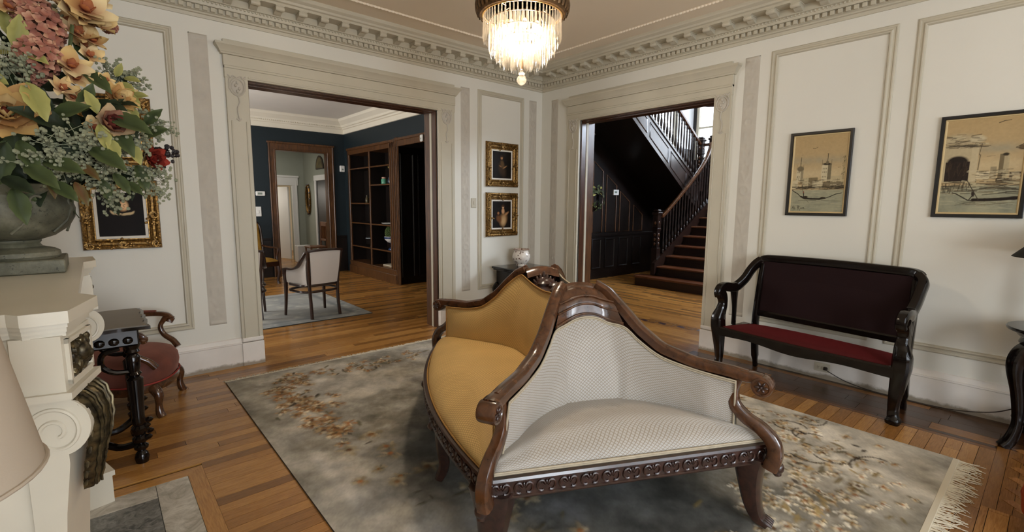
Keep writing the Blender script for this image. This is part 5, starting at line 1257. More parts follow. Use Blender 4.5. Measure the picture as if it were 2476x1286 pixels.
tiers=[(.238,.405,.155,60,.0078),(.20,.37,.19,50,.0082),(.158,.32,.19,40,.0086),(.112,.275,.175,30,.009),(.064,.24,.165,18,.0095)]
for r_,z,L,n,pr in tiers:
    pmesh=prism_mesh(L,pr)
    MB().tube([(r_*math.cos(2*PI*k/48),r_*math.sin(2*PI*k/48),z+.004) for k in range(48)],.0035,6,closed=True).build('tier_wire',BR,cl)
    for k in range(n):
        a=2*PI*(k+.5*random.random()*.3)/n; o=put(pmesh,'crystal_prism',cl,(r_*math.cos(a),r_*math.sin(a),z),a,(1,1,random.uniform(.9,1.08)))
    for k in range(4):
        a=2*PI*k/4+.3; MB().tube([(r_*math.cos(a),r_*math.sin(a),z+.004),(max(.0,(r_-.03))*math.cos(a)*.9,max(.0,(r_-.03))*math.sin(a)*.9,.41)],.0022,4).build('tier_wire_strut',BR,cl)
MB().lathe([(.001,.0),(.012,.003),(.024,.012),(.031,.028),(.031,.036),(.024,.052),(.012,.060),(.019,.064),(.02,.072),(.011,.078),(.009,.092),(.004,.10),(.001,.1)],16).build('ball_finial',CRY2,cl,sharp=20)
MB().tube([(0,0,.09),(0,0,1.0)],.007,8).build('stem',BR,cl)
MB().lathe([(.001,.97),(.09,.97),(.1,1.0),(.07,1.03),(.001,1.038)],24).build('ceiling_canopy',BR,cl)
for k in range(3):
    a=2*PI*k/3; MB().tube([(.25*math.cos(a),.25*math.sin(a),.51),(.02*math.cos(a),.02*math.sin(a),.98)],.004,6).build('chain',BR,cl)
BUL=NT('lit_bulb'); BUL.b.inputs['Emission Color'].default_value=(1,.86,.66,1); BUL.b.inputs['Emission Strength'].default_value=4; BUL=BUL.m
for k in range(8):
    a=2*PI*k/8+.2; MB().ell((.11*math.cos(a),.11*math.sin(a),.33),(.017,.017,.032),10,8).build('bulb',BUL,cl)
    MB().tube([(.11*math.cos(a),.11*math.sin(a),.36),(.11*math.cos(a),.11*math.sin(a),.42),(0,0,.44)],.006,6).build('bulb_arm',BR,cl)
pl=bpy.data.lights.new('chandelier_light','POINT'); pl.energy=120; pl.color=(1,.84,.64); pl.shadow_soft_size=.09
po=bpy.data.objects.new('chandelier_light',pl); C.objects.link(po); po.parent=cl; po.location=(0,0,.30)
# ================================================================== FLOWERS in the urn
fa=thing('flower_arrangement','large autumn coloured artificial flower arrangement standing in the stone urn','flowers',(-5.0,-2.16,1.545))
FO=Vector((-5.0,-2.16,1.545)); PET=painted('petal_silk',.7,0,.2); LEAFM=painted('leaf_silk',.6,0,.3)
def atp(u,v,y):
    d=fw+rt*((u-1238)/F_PX)-up*((v-643)/F_PX); return CAM+d*((y-CAM.y)/d.y)-FO
def colgrid(mb,fn,nu,nv,cfn):
    n0=len(mb.v); mb.grid(fn,nu,nv)
    if mb.col is None: mb.col=[]
    for i in range(nu):
        for j in range(nv): mb.col.append((*cfn(i/(nu-1),j/(nv-1)),1))
def mixc(a,b,t): return tuple(lerp(x,y,t) for x,y in zip(lin(a),lin(b)))
def petal(mb,L,W,cup,yaw,tilt,c0,c1,base=Vector((0,0,0)),curl=.0,tw=0):
    m=Matrix.Rotation(yaw,3,'Z')@Matrix.Rotation(-tilt,3,'Y')
    def f(u,v):
        a=(u-.5)*2; w_=W*math.sin(PI*min(1,.08+.9*v**.75))**.7; x=L*v; y=a*w_*.5; z=cup*L*(v*v)*.6-cup*W*.5*(1-a*a)*.4-curl*L*max(0,v-.6)**2+tw*a*v*L
        return base+m@Vector((x,y,z))
    colgrid(mb,f,5,6,lambda u,v:mixc(c0,c1,min(1,v*1.3)))
def flower_mesh(kind,seed):
    g=random.Random(seed); mb=MB()
    if kind=='orchid':
        for k in range(6): petal(mb,1.0,g.uniform(.62,.8),.35,2*PI*k/6+g.uniform(-.2,.2),g.uniform(.2,.5),(150,84,50),g.choice(((216,188,132),(222,200,152),(202,170,110))),curl=.3,tw=g.uniform(-.2,.2))
        for k in range(4): petal(mb,.45,.4,.5,2*PI*k/4+.4,.8,(110,40,36),(176,110,70))
    elif kind=='peony':
        for r_ in range(4):
            for k in range(7-r_): petal(mb,1.0-.16*r_,.75-.08*r_,.6,2*PI*k/(7-r_)+r_*.5+g.uniform(-.15,.15),.2+.28*r_,(140,84,44),g.choice(((202,166,104),(190,146,92),(212,184,128))),curl=.2)
        for k in range(6): petal(mb,.4,.35,.6,k*1.05,1.2,(96,34,30),(130,60,44))
    elif kind=='rose':
        for r_ in range(5):
            for k in range(5): petal(mb,.95-.14*r_,.85-.09*r_,.7,2*PI*k/5+r_*.62,.35+.26*r_,(70,28,26) if r_>1 else (120,70,56),((206,180,140),(168,120,96),(120,58,50),(92,38,34),(74,28,26))[r_],curl=.35)
    elif kind=='redrose':
        for r_ in range(4):
            for k in range(5): petal(mb,.95-.15*r_,.8-.08*r_,.7,2*PI*k/5+r_*.62,.4+.28*r_,(82,22,16),((150,56,40),(132,44,32),(110,32,24),(90,24,18))[r_],curl=.3)
    elif kind=='hydrangea':
        for k in range(85):
            z=1-2*(k+.5)/85; a=k*2.4; r_=math.sqrt(1-z*z); b=Vector((r_*math.cos(a),r_*math.sin(a),z*1.35))*.8
            d=b.normalized(); q=d.to_track_quat('Z','X').to_matrix(); sub=MB()
            for j in range(4): petal(sub,.26,.24,.2,2*PI*j/4+g.random(),.25,(150,92,74),g.choice(((168,120,100),(150,100,84),(186,144,116),(132,86,74))))
            n0=len(mb.v); mb.v+=[tuple(b+q@Vector(p)) for p in sub.v]; mb.f+=[tuple(i+n0 for i in f) for f in sub.f]; mb.col=(mb.col or [])+sub.col
    m_=mb.mesh(kind,80); m_.materials.append(PET); return m_
def leaf_mesh(c0,c1,seed,W=.5):
    g=random.Random(seed); mb=MB()
    def f(u,v):
        a=(u-.5)*2; w_=W*math.sin(PI*min(1,v*.96+.02))**.85*(1-.25*v)*(1+.06*math.sin(v*26)); return Vector((v,a*w_*.5,.10*abs(a)*w_*2-.22*v*v+.02*math.sin(v*9+a)))
    colgrid(mb,f,7,10,lambda u,v:mixc(c0,c1,.25+.5*abs(u-.5)*2*g.uniform(.7,1.3)+.25*v)); m_=mb.mesh('leaf',80); m_.materials.append(LEAFM); return m_
FM={k:[flower_mesh(k,s) for s in(1,2)] for k in('orchid','peony','rose','redrose','hydrangea')}
LM={'green':[leaf_mesh((34,44,24),(74,84,46),s) for s in(1,2)],'dark':[leaf_mesh((16,22,12),(40,50,28),s) for s in(3,4)],'lime':[leaf_mesh((112,112,56),(164,158,92),s,.55) for s in(5,6)],'rust':[leaf_mesh((96,44,26),(90,84,44),7,.4)]}
def aim(o,d,roll=0):
    o.rotation_euler=(Vector(d).to_track_quat('Z','Y')@Matrix.Rotation(roll,3,'Z').to_quaternion()).to_euler()
nmap={'orchid':'orchid_bloom','peony':'peony_bloom','rose':'rose_bloom','redrose':'red_rose_bloom','hydrangea':'hydrangea_head'}
STEM=plain('stem_green',(70,78,40),.6)
def fl_(u,v,kind,s,dy=0,out=None):
    y=-2.16+dy; p=atp(u,v,y); o=put(random.choice(FM[kind]),nmap[kind],fa,p,0,(s,s,s))
    d=(p-Vector((0,.1,.1))).normalized()+Vector((.15,-1.0,.1)); aim(o,d,random.random()*6); return p
def lf_(u,v,kind,s,ang,dy=0,face=(.2,-.9,.35)):
    y=-2.16+dy; p=atp(u,v,y); o=put(random.choice(LM[kind]),'leaf',fa,p,0,(s,s,s))
    # leaf axis in the image plane at angle ang (0 = right, 90 = up)
    xax=(rt*math.cos(ang)+Vector((0,0,1))*math.sin(ang)+Vector((0,-.25,0))).normalized(); z=Vector(face); z=(z-xax*z.dot(xax)).normalized(); yy=z.cross(xax)
    o.rotation_euler=Matrix((xax,yy,z)).transposed().to_euler()
for u,v,k,s,dy in [(205,25,'orchid',.10,-.14),(160,20,'orchid',.09,-.1),(235,60,'orchid',.07,-.05),(185,80,'orchid',.075,-.08),(215,135,'orchid',.055,-.08),(25,20,'orchid',.085,-.1),(185,35,'orchid',.09,-.12),(215,50,'orchid',.07,-.05),(160,55,'orchid',.06,-.02),(222,98,'orchid',.06,-.06),(200,112,'orchid',.055,-.03),(170,160,'orchid',.075,-.14),(182,190,'orchid',.055,-.12),(150,215,'orchid',.055,-.16),(175,235,'orchid',.05,-.15),(236,8,'orchid',.05,0),(195,5,'orchid',.08,-.05),(60,-10,'orchid',.08,0),(10,60,'orchid',.06,0),(140,85,'orchid',.05,0),
    (15,275,'peony',.12,-.22),(95,75,'hydrangea',.085,-.1),(88,140,'hydrangea',.08,-.12),(65,30,'hydrangea',.08,-.05),(265,300,'rose',.085,-.2),(285,240,'peony',.07,-.1),(365,385,'redrose',.068,-.1),(262,65,'hydrangea',.026,0),(240,52,'hydrangea',.022,0),(272,68,'hydrangea',.022,0),(85,185,'hydrangea',.04,-.1),(225,310,'orchid',.05,-.2),(255,195,'orchid',.035,-.1),(300,225,'orchid',.05,-.05)]: fl_(u,v,k,s,dy)
for u,v,k,s,an,dy in [(20,205,'lime',.11,R(160),-.2),(60,200,'lime',.15,R(-60),-.22),(40,120,'lime',.12,R(75),-.15),(55,125,'lime',.10,R(-20),-.15),(30,130,'lime',.09,R(170),-.15),(288,200,'lime',.075,R(-25),-.05),(300,225,'lime',.09,R(-40),-.06),(312,235,'lime',.08,R(10),-.05),(280,185,'lime',.06,R(60),-.05),(310,255,'lime',.08,R(-60),-.05),(300,190,'lime',.07,R(-5),-.05),
    (30,455,'green',.13,R(-70),-.3),(275,420,'green',.10,R(-50),-.2),(215,360,'green',.16,R(-25),-.24),(255,280,'green',.19,R(-15),-.18),(262,300,'green',.16,R(-50),-.16),(200,170,'green',.14,R(-35),-.08),(215,150,'green',.1,R(120),-.05),(300,440,'green',.09,R(-30),-.15),(245,435,'green',.09,R(-70),-.18),(120,440,'green',.12,R(-30),-.28),(180,440,'rust',.10,R(-60),-.26),(120,420,'rust',.09,R(-80),-.28),(10,340,'green',.15,R(-100),-.25),(45,340,'green',.13,R(-60),-.26),(130,280,'green',.14,R(20),-.2),(105,390,'green',.15,R(-10),-.28),(220,250,'dark',.16,R(-10),-.1),(195,270,'green',.12,R(60),-.14),(340,330,'green',.12,R(20),-.08),(350,300,'green',.10,R(40),-.05),(330,400,'green',.12,R(-70),-.1),(240,300,'lime',.10,R(-75),-.24),(235,275,'lime',.09,R(110),-.22),(260,335,'lime',.09,R(-60),-.24),(310,345,'lime',.1,R(-60),-.16),(30,95,'lime',.10,R(100),-.1),(190,395,'rust',.10,R(-35),-.25),(5,430,'dark',.12,R(-20),-.3),(60,400,'green',.14,R(-30),-.3)]: lf_(u,v,k,s,an,dy)
for k in range(150):
    a=random.uniform(0,2*PI); ph=random.uniform(-.25,1.35); r_=random.uniform(.12,.34)*(1.0 if ph<.7 else .85)
    p=Vector((r_*math.cos(a)*math.cos(ph),r_*math.sin(a)*math.cos(ph),.06+max(-.03,r_*1.55*math.sin(ph))))
    if p.x<-.15: p.x*=-.8
    o=put(random.choice(LM['dark' if random.random()<.7 else 'green']),'leaf',fa,p,0,(s:=random.uniform(.10,.17),s,s)); aim(o,(math.cos(a)+random.gauss(0,.4),math.sin(a)+random.gauss(0,.4),random.gauss(.6,.5)),random.random()*6)
for k in range(90):
    u,v=random.uniform(0,300),random.uniform(130,440)
    if u>110 and v<235: continue
    lf_(u,v,'dark',random.uniform(.10,.16),random.uniform(0,6.28),random.uniform(-.16,.02),(random.gauss(.2,.4),-.9,random.gauss(.3,.4)))
# filler sprigs and berries
FILL=paint('filler_sage',(132,134,108),.8,.15,30,.2,'Object'); BERRY=plain('dark_berry',(26,16,18),.35)
def sprig(u0,v0,u1,v1,dy0,dy1,n=22,spread=.035,br=.006,mat=FILL,name='filler_sprig'):
    a=atp(u0,v0,-2.16+dy0); b=atp(u1,v1,-2.16+dy1); mb=MB(); mid=(a+b)/2+Vector((0,0,.02)); pth=cr([a,mid,b],5); mb.tube(pth,.0025,4)
    for k in range(n):
        t=random.uniform(.25,1.03); q=a.lerp(b,t)+Vector((random.gauss(0,1),random.gauss(0,1),random.gauss(0,1)))*spread*(1.2-.5*t); s=br*random.uniform(.7,1.4)
        mb.tube([a.lerp(b,t*.9),q],.0012,3,caps=False)
        for j in range(4): mb.ell(q+Vector((random.gauss(0,1),random.gauss(0,1),random.gauss(0,1)))*s*1.3,(s,s,s),5,4)
    mb.build(name,mat,fa)
for A_ in [(150,420,110,330,-.2,-.3),(170,420,70,370,-.2,-.32),(180,400,150,310,-.2,-.3),(200,400,190,330,-.2,-.28),(160,420,130,380,-.2,-.3),(230,400,60,400,-.2,-.3),(240,400,230,330,-.1,-.25),(270,400,250,400,-.15,-.25),(280,420,230,450,-.1,-.2),(260,430,262,485,-.1,-.18),(300,380,330,330,-.1,-.15),(300,400,370,450,-.1,-.12),(320,400,390,430,-.05,-.1),(300,350,310,330,-.1,-.15),(330,420,385,470,-.05,-.1),(330,330,400,300,0,-.05),(320,320,380,300,0,-.05),(230,190,290,170,0,0),(250,200,340,190,0,0),(100,60,110,10,0,0),(20,160,0,150,-.15,-.18),(60,170,55,155,-.15,-.2)]: sprig(*A_)
for A_ in [(340,375,410,365,-.05,-.08),(340,378,428,380,-.05,-.08)]: sprig(*A_,n=9,spread=.012,br=.0075,mat=BERRY,name='berry_sprig')
for k in range(26):
    a=atp(345,425,-2.2); ang=R(-150+200*k/25); L=.07*random.uniform(.7,1.1); MB().tube([a,a+rt*(L*math.cos(ang))+Vector((0,0,L*math.sin(ang)))+Vector((0,-.02,0))],[.0018,.0008],3).build('pine_needle',LEAFM if False else STEM,fa)
MB().tube(cr([atp(150,380,-2.2),atp(160,200,-2.25),atp(175,60,-2.28)],6),.007,6).build('stem',STEM,fa)
MB().tube(cr([atp(60,300,-2.3),atp(70,180,-2.32),atp(55,110,-2.3)],6),.004,6).build('stem',STEM,fa)
# ================================================================== LIBRARY FURNITURE
LR=thing('library_rug','pale blue grey rug on the library floor beyond the wide doorway','rug',(-4.6,1.24,0))
c=Canvas(2.62,2.16,.03,(150,150,146)); n1=vnoise(c.nx,c.ny,7,70,5); n2=vnoise(c.nx,c.ny,24,71,3); c.blend((n1-.45)*3,(112,116,118)); c.blend((.45-n2)*3,(182,180,170)); e_=np.minimum(np.minimum(c.X,2.62-c.X),np.minimum(c.Y,2.16-c.Y)); c.blend(np.exp(-((e_-.2)/.04)**2)*.6,(96,100,104))
c.mesh(lambda x,y,h:(x,y,.011),'pile',painted('library_rug_pile',.85,.2,.1),LR); MB().box(-.005,2.625,-.005,2.165,0,.0105).build('backing',plain('rug_edge',(60,60,58),.9),LR,smooth=False)
LIN=plain('pale_linen',(206,198,190),.8,0,.2)
def libchair(label,loc,rz):
    t=thing('barrel_armchair',label,'chair',loc,rz,'barrel back armchairs in the library'); D=M['dark']
    def plan(a,r_=1): return (.275*math.sin(a)*r_,.02-.255*math.cos(a)*r_)     # a=0 at the back
    for s in(-1,1):
        p=cr([(s*.20,-.25,.0),(s*.195,-.225,.2),(s*.20,-.215,.42),(s*.215,-.235,.66),(s*.235,-.275,.875)],5)
        MB().tube(p,[(.018,.02)]*len(p),sec=RSEC,upv=(0,1,0)).build('back_leg',D,t)
        p=cr([(s*.285,.25,.0),(s*.275,.24,.2),(s*.27,.235,.42),(s*.275,.24,.56),(s*.285,.225,.62)],5)
        MB().tube(p,[lerp(.015,.022,min(1,q.z/.4)) for q in p],sec=RSEC,upv=(0,1,0)).build('front_leg',D,t)
        p=cr([(s*.285,.245,.615),(s*.29,.15,.63),(s*.29,.02,.635),(s*.275,-.08,.67),(s*.262,-.16,.76),(s*.24,-.24,.86)],5)
        MB().tube(p,[(.026,.014)]*len(p),sec=RSEC,upv=(0,0,1)).build('arm',D,t)
        def side(u,v):
            y=lerp(.20,-.20,u); zt=interp([-.22,-.16,-.08,.02,.2],[.84,.75,.66,.62,.61],y); x=lerp(.272,.225,u); return (s*(x+.008*math.sin(PI*v)),y,lerp(.445,zt,v))
        MB().grid(side,10,8).build('side_upholstery',LIN,t,sharp=60)
        MB().grid(lambda u,v:(lambda q:(q[0]-s*.03,q[1],q[2]))(side(u,v)),10,8).build('inner_upholstery',LIN,t,sharp=60)
    for z in(.345,.425):
        pts=[(.27*math.copysign(abs(math.sin(a))**.6,math.sin(a)),.01-.245*math.copysign(abs(math.cos(a))**.6,math.cos(a)),z) for a in np.linspace(0,2*PI,40,endpoint=False)]
        MB().tube(pts,[(.016,.016)]*40,8,closed=True).build('seat_rail',D,t)
    MB().tube(cr([(-.245,-.275,.872),(-.12,-.30,.885),(0,-.308,.888),(.12,-.30,.885),(.245,-.275,.872)],5),[(.022,.016)]*21,sec=RSEC,upv=(0,0,1)).build('crest_rail',D,t)
    def bk(u,v): x=lerp(-.2,.2,u)*lerp(.92,1.08,v); return (x,-.232-.05*v-.02*math.cos((u-.5)*PI)-.010*math.sin(PI*v),lerp(.445,.865,v))
    MB().grid(bk,16,12).build('back_upholstery',LIN,t,sharp=60)
    MB().grid(lambda u,v:(lambda q:(q[0],q[1]+.05,q[2]))(bk(u,v)),16,12).build('inner_back',LIN,t,sharp=60)
    MB().grid(lambda u,v:(lerp(-.25,.25,u),lerp(-.21,.24,v),.43+.05*(math.sin(PI*u)*math.sin(PI*v))**.35),16,16).build('seat_cushion',LIN,t,sharp=60)
    return t
libchair('pale linen barrel armchair seen from behind on the library rug',(-2.60,1.62,.016),R(12))
libchair('pale armchair half hidden behind the left jamb of the doorway',(-3.40,1.99,.016),R(-8))
yc=thing('tufted_armchair','mustard yellow tufted armchair against the teal library wall','chair',(-2.60,4.80,0),R(196))
MUS=NT('mustard_velvet'); n_=MUS.noise(MUS.coord('Object'),8,4); MUS.base(MUS.ramp(n_,[(.3,lin((130,92,26))),(.7,lin((190,146,56)))])); MUS.set(Roughness=.6); MUS=MUS.m
def tb(u,v):
    x=lerp(-.28,.28,u); z=lerp(.52,1.10+.05*math.sin(PI*u),v); d=.05*math.sin(PI*u)**.4*math.sin(PI*min(1,v))**.4
    for i in range(4):
        for j in range(4):
            bx=-.21+.14*i+(.07 if j%2 else 0); bz=.60+.13*j; d-=.03*math.exp(-(((x-bx)/.03)**2+((z-bz)/.03)**2))
    return (x,-.22-.10*v+d,z)
MB().grid(tb,34,34).build('tufted_back',MUS,yc,sharp=60)
MB().tube(cr([(-.29,-.23,.45),(-.31,-.28,.8),(-.29,-.33,1.08),(-.12,-.345,1.17),(0,-.35,1.19),(.12,-.345,1.17),(.29,-.33,1.08),(.31,-.28,.8),(.29,-.23,.45)],5),[.024]*41,8).build('back_frame',M['dark'],yc)
MB().grid(lambda u,v:(lerp(-.30,.30,u),lerp(-.22,.30,v),.42+.08*(math.sin(PI*u)*math.sin(PI*v))**.35),18,18).build('seat_cushion',MUS,yc,sharp=60)
MB().box(-.30,.30,-.23,.30,.33,.425,.01).build('seat_rail',M['dark'],yc,sharp=25)
for s in(-1,1):
    MB().tube(cr([(s*.27,.27,.34),(s*.29,.29,.2),(s*.27,.27,.05),(s*.285,.29,0)],5),[.026]*16,8).build('front_leg',M['dark'],yc); MB().tube([(s*.27,-.22,.34),(s*.28,-.27,0)],[.024,.018],8).build('back_leg',M['dark'],yc)
    MB().tube(cr([(s*.30,-.26,.68),(s*.32,0,.66),(s*.32,.22,.65),(s*.31,.25,.6),(s*.30,.22,.5),(s*.29,.25,.40)],5),[.02]*26,8).build('arm',M['dark'],yc)
# ---- bookcase
bc=thing('bookcase','built-in oak bookcase with shade coloured into its interior in the library','bookcase',(LX,4.22,0)); CS=M['casing']; DK=M['panel']
Y0,Y1=-1.07,1.08     # local y range (near, far)
MB().box(.33,.36,Y0,Y1,0,2.62).build('back_panel',DK,bc,smooth=False)  # shade inside the bookcase is put into this darker wood
for y in(Y0,Y1-.03): MB().box(0,.34,y,y+.03,0,2.62).build('side_panel',DK,bc,smooth=False)
MB().box(-.02,.02,Y0-.0,Y0+.24,0,2.60,.004).box(-.035,.0,Y0+.03,Y0+.06,0,2.6,.005).box(-.035,.0,Y0+.11,Y0+.14,0,2.6,.005).box(-.035,0,Y0+.19,Y0+.22,0,2.6,.005).build('face_post',CS,bc,sharp=25)
MB().box(-.015,.02,Y1-.06,Y1,0,2.60,.004).build('face_post',CS,bc,sharp=25)
dv=MB().box(.012,.335,.035,.07,.25,2.6).build('divider',DK,bc,smooth=False); MB().box(-.012,.014,.03,.075,.25,2.6,.004).build('divider_edge',CS,dv,sharp=25)
MB().box(-.02,.34,Y0,Y1,2.5,2.62,.004).box(-.045,0,Y0,Y1,2.585,2.635,.008).build('head_rail',CS,bc,sharp=25)
MB().box(-.03,.34,Y0,Y1,0,.26,.004).box(-.05,0,Y0,Y1,0,.17,.006).box(-.04,0,Y0,Y1,.235,.265,.006).build('plinth',CS,bc,sharp=25)
for ya,yb,zs_ in((Y0+.03,.035,(2.215,1.86,1.09,.60)),(.07,Y1-.03,(2.215,1.50,1.09,.60))):
    for z in zs_:
        sh=MB().box(.012,.335,ya,yb,z-.025,z).build('shelf',DK,bc,smooth=False); MB().box(-.002,.014,ya,yb,z-.026,z+.0005,.002).build('shelf_edge',CS,sh,sharp=25)  # shelf bodies coloured as if in shade, oak kept for the lit edges
def by(u): return (4.22-(u-901)/44*.78) if u>893 else 4.35+(890-u)/40*.95
WHC=plain('white_ceramic',(206,204,198),.25); BLU=plain('cobalt_ceramic',(40,58,96),.25); GRJ=plain('green_glass_jar',(84,150,120),.2); BRS=plain('brass_tone',(140,104,50),.35,.7)
def shelfthing(name,label,cat,u,z,x=-.42): return thing(name,label,cat,(x,by(u),z))
t=shelfthing('framed_print','small framed botanical print leaning in the library bookcase','picture',882,1.50,-.36); t.rotation_euler=(0,R(8),R(-90+8))
MB().rectframe(-.12,.12,0,.34,[(0,-.012),(0,.01),(.014,.012),(.016,.004)]).build('frame',CS,t,sharp=25); MB().box(-.108,.108,-.002,.004,.012,.328).build('print',MATB,t,smooth=False)
MB().tube([(0,-.004,.06),(.01,-.004,.16),(-.005,-.004,.24)],.003,5).ell((.02,-.004,.14),(.02,.002,.035),8,6).ell((-.02,-.004,.2),(.018,.002,.03),8,6).ell((.015,-.004,.235),(.015,.002,.03),8,6).build('printed_plant',plain('print_green',(70,82,60),.8),t)
t=shelfthing('small_jug','small dark bottle beside the framed print in the bookcase','bottle',873,1.50); MB().lathe([(.001,0),(.03,0),(.042,.05),(.03,.1),(.014,.13),(.018,.16),(.001,.162)],14).build('body',plain('olive_glaze',(70,60,34),.3),t)
MB().tube(cr([(.016,0,.15),(.05,0,.13),(.036,0,.07)],5),.005,6).build('handle',plain('olive_glaze_dark',(56,48,28),.3),t)
t=shelfthing('white_sculpture','white ceramic head vase on the library bookcase shelf','vase',886,1.09); MB().lathe([(.001,0),(.05,0),(.055,.02),(.04,.05),(.07,.12),(.085,.2),(.078,.27),(.05,.31),(.045,.33),(.001,.332)],18).build('body',WHC,t); MB().lathe([(.03,.33),(.06,.345),(.052,.352),(.025,.34)],16).build('rim',WHC,t)
t=shelfthing('cake_stand','glass cake stand on the low left bookcase shelf','stand',882,.60); MB().lathe([(.001,0),(.06,0),(.015,.03),(.013,.15),(.03,.165),(.001,.166)],16).build('pedestal',plain('grey_glass',(110,120,124),.15),t); MB().lathe([(.001,.166),(.14,.17),(.145,.185),(.138,.18),(.001,.176)],24).build('plate',plain('pale_glass',(150,160,166),.15),t)
t=shelfthing('green_jar','small green glass jar with pink lid on bookcase shelf','jar',916,1.86); MB().lathe([(.001,0),(.05,0),(.056,.02),(.056,.09),(.042,.11),(.001,.112)],16).build('body',GRJ,t); MB().lathe([(.001,.112),(.044,.112),(.044,.14),(.001,.145)],16).build('lid',plain('pink_lid',(180,130,110),.4),t)
t=shelfthing('bud_vase','dark blue bud vase with yellow sprigs on bookcase shelf','vase',931,1.86); MB().lathe([(.001,0),(.04,0),(.055,.06),(.04,.12),(.022,.15),(.03,.18),(.001,.182)],16).build('body',plain('navy_glass',(30,40,56),.15),t)
mb=MB()
for k in range(5): a=k*1.3; mb.tube([(0,0,.17),(.03*math.cos(a),.03*math.sin(a),.34)],.003,4); mb.ell((.03*math.cos(a),.03*math.sin(a),.33),(.016,.016,.03),6,5)
mb.build('sprigs',plain('yellow_sprig',(150,120,50),.6),t)
t=shelfthing('blue_white_jar','tiny blue and white jar at the end of bookcase shelf','jar',941,1.86); MB().lathe([(.001,0),(.03,0),(.042,.05),(.03,.10),(.018,.12),(.022,.14),(.001,.142)],16).build('body',WHC,t); MB().lathe([(.0395,.03),(.0435,.05),(.0395,.07)],16).build('band',BLU,t)
t=shelfthing('white_tray','white scalloped tray lying on the middle bookcase shelf','tray',924,1.09); MB().lathe([(.001,0),(.12,.002),(.17,.02),(.166,.026),(.12,.01),(.001,.008)],28,sx=.7,sy=1.1,fl=lambda a,z:.04*math.sin(9*a)).build('dish',WHC,t); MB().lathe([(.001,.0085),(.10,.0085),(.10,.0105),(.001,.0105)],20,sx=.7,sy=1.1).build('well',WHC,t)
t=shelfthing('footed_bowl','blue and white footed bowl on the low bookcase shelf','bowl',932,.60); MB().lathe([(.001,0),(.08,0),(.075,.02),(.03,.05),(.03,.11),(.06,.13),(.001,.131)],20).build('foot',BLU,t); MB().lathe([(.03,.13),(.09,.15),(.14,.20),(.15,.26),(.14,.26),(.12,.2),(.001,.18)],24).build('bowl',WHC,t); MB().lathe([(.146,.215),(.1525,.235),(.1525,.25),(.148,.252)],24).build('band',BLU,t)
t=thing('topiary_ball','green moss ball sitting in the blue and white footed bowl','plant',(-.42,by(932),.60+.19)); mb=MB(); mb.ell((0,0,.14),(.12,.12,.13),16,12)
for k in range(220):
    z=1-2*(k+.5)/220; a=k*2.4; r_=math.sqrt(1-z*z); mb.ell((.125*r_*math.cos(a),.125*r_*math.sin(a),.14+.135*z),(.016,.016,.016),5,4)
mb.build('moss',paint('moss_green',(66,82,40),.9,.3,30,.2,'Object'),t); MB().lathe([(.001,0),(.05,0),(.06,.03),(.001,.03)],12).build('base',M['dark'],t)
for k,(z,cl_) in enumerate(((.26,(150,120,90)),(.285,(196,184,160)))):
    t=thing('flat_book','tan flat book at the bottom of the bookcase, '+('lower of two' if k==0 else 'upper of two'),'book',(-.42,by(930),z),0.05*k,'flat books at the bottom of the bookcase'); MB().box(-.11,.11,-.19,.16-.02*k,0,.005).box(-.11,.11,-.19,.16-.02*k,.019,.024).box(-.11,-.105,-.19,.16-.02*k,0,.024).build('cover',plain('book_cover',cl_,.6),t,smooth=False); MB().box(-.105,.105,-.185,.155-.02*k,.005,.019).build('pages',MATB,t,smooth=False)
# ---- little devices
DEV=plain('white_plastic',(220,218,212),.4); LCD=plain('lcd_grey',(120,130,118),.3)
t=thing('thermostat','white digital thermostat on the teal wall left of library doorway','thermostat',(-2.27,LY-.001,1.62)); MB().box(-.085,.085,-.028,0,0,.09,.012).build('case',DEV,t,sharp=25); MB().box(-.05,.03,-.0295,-.026,.025,.065).build('display',LCD,t,smooth=False)
t=thing('double_switch','white switch plate below the thermostat on the teal wall','switch',(-2.33,LY-.001,1.22)); MB().box(-.06,.06,-.012,0,0,.19,.005).build('plate',DEV,t,sharp=25); MB().box(-.02,.02,-.018,-.01,.06,.13,.003).build('rocker',DEV,t,sharp=25)
t=thing('wall_sensor','small white sensor box in the corner left of the bookcase','sensor',(-.635,LY-.001,2.16)); MB().box(-.05,.05,-.045,0,0,.13,.008).build('case',DEV,t,sharp=25); MB().ell((0,-.045,.05),(.018,.008,.018),10,6).build('lens',LCD,t)
t=thing('door_sensor','white alarm sensor on the casing above the dark doorway','sensor',(LX-.042,2.15,2.50),R(-90)); MB().box(-.04,.04,-.03,0,0,.11,.01).build('case',DEV,t,sharp=25); MB().box(-.012,.012,-.033,-.028,.03,.06,.002).build('lens',LCD,t,sharp=25)
# ---- passage behind the library
t=thing('arched_picture','arched dark picture with gilt frame high on the passage wall','picture',(-.553,7.05,2.28),R(-90))
ar=[(.26*math.cos(a),.30*math.sin(a)) for a in np.linspace(0,PI,15)]; ar=[(.26,-.02)]+ar+[(-.26,-.02)]
AM=Matrix(((1,0,0,0),(0,0,-1,0),(0,1,0,.04),(0,0,0,1))); MB().prism(ar,0,.02,mat=AM).build('frame',M['dark'],t,sharp=30); MB().prism([(x*.82,.02+y*.82) for x,y in ar],.02,.023,mat=AM).build('picture',paint('dim_landscape',(96,84,54),.4,.6,9,0,'Object'),t,sharp=30)
t=thing('carved_mirror','ornate narrow carved mirror on the pale passage wall','mirror',(-.553,7.95,1.20),R(-90)); MB().tube([(.13*math.cos(a),-.02,.38+.36*math.sin(a)) for a in np.linspace(0,2*PI,32,endpoint=False)],.03,7,closed=True).build('frame',GOLDM,t); MB().prism([(.12*math.cos(a),.36*math.sin(a)+.34) for a in np.linspace(0,2*PI,24,endpoint=False)],0,.006,mat=AM).build('glass',plain('mirror_glass',(120,124,120),.05,1),t,smooth=False)
mb=MB()
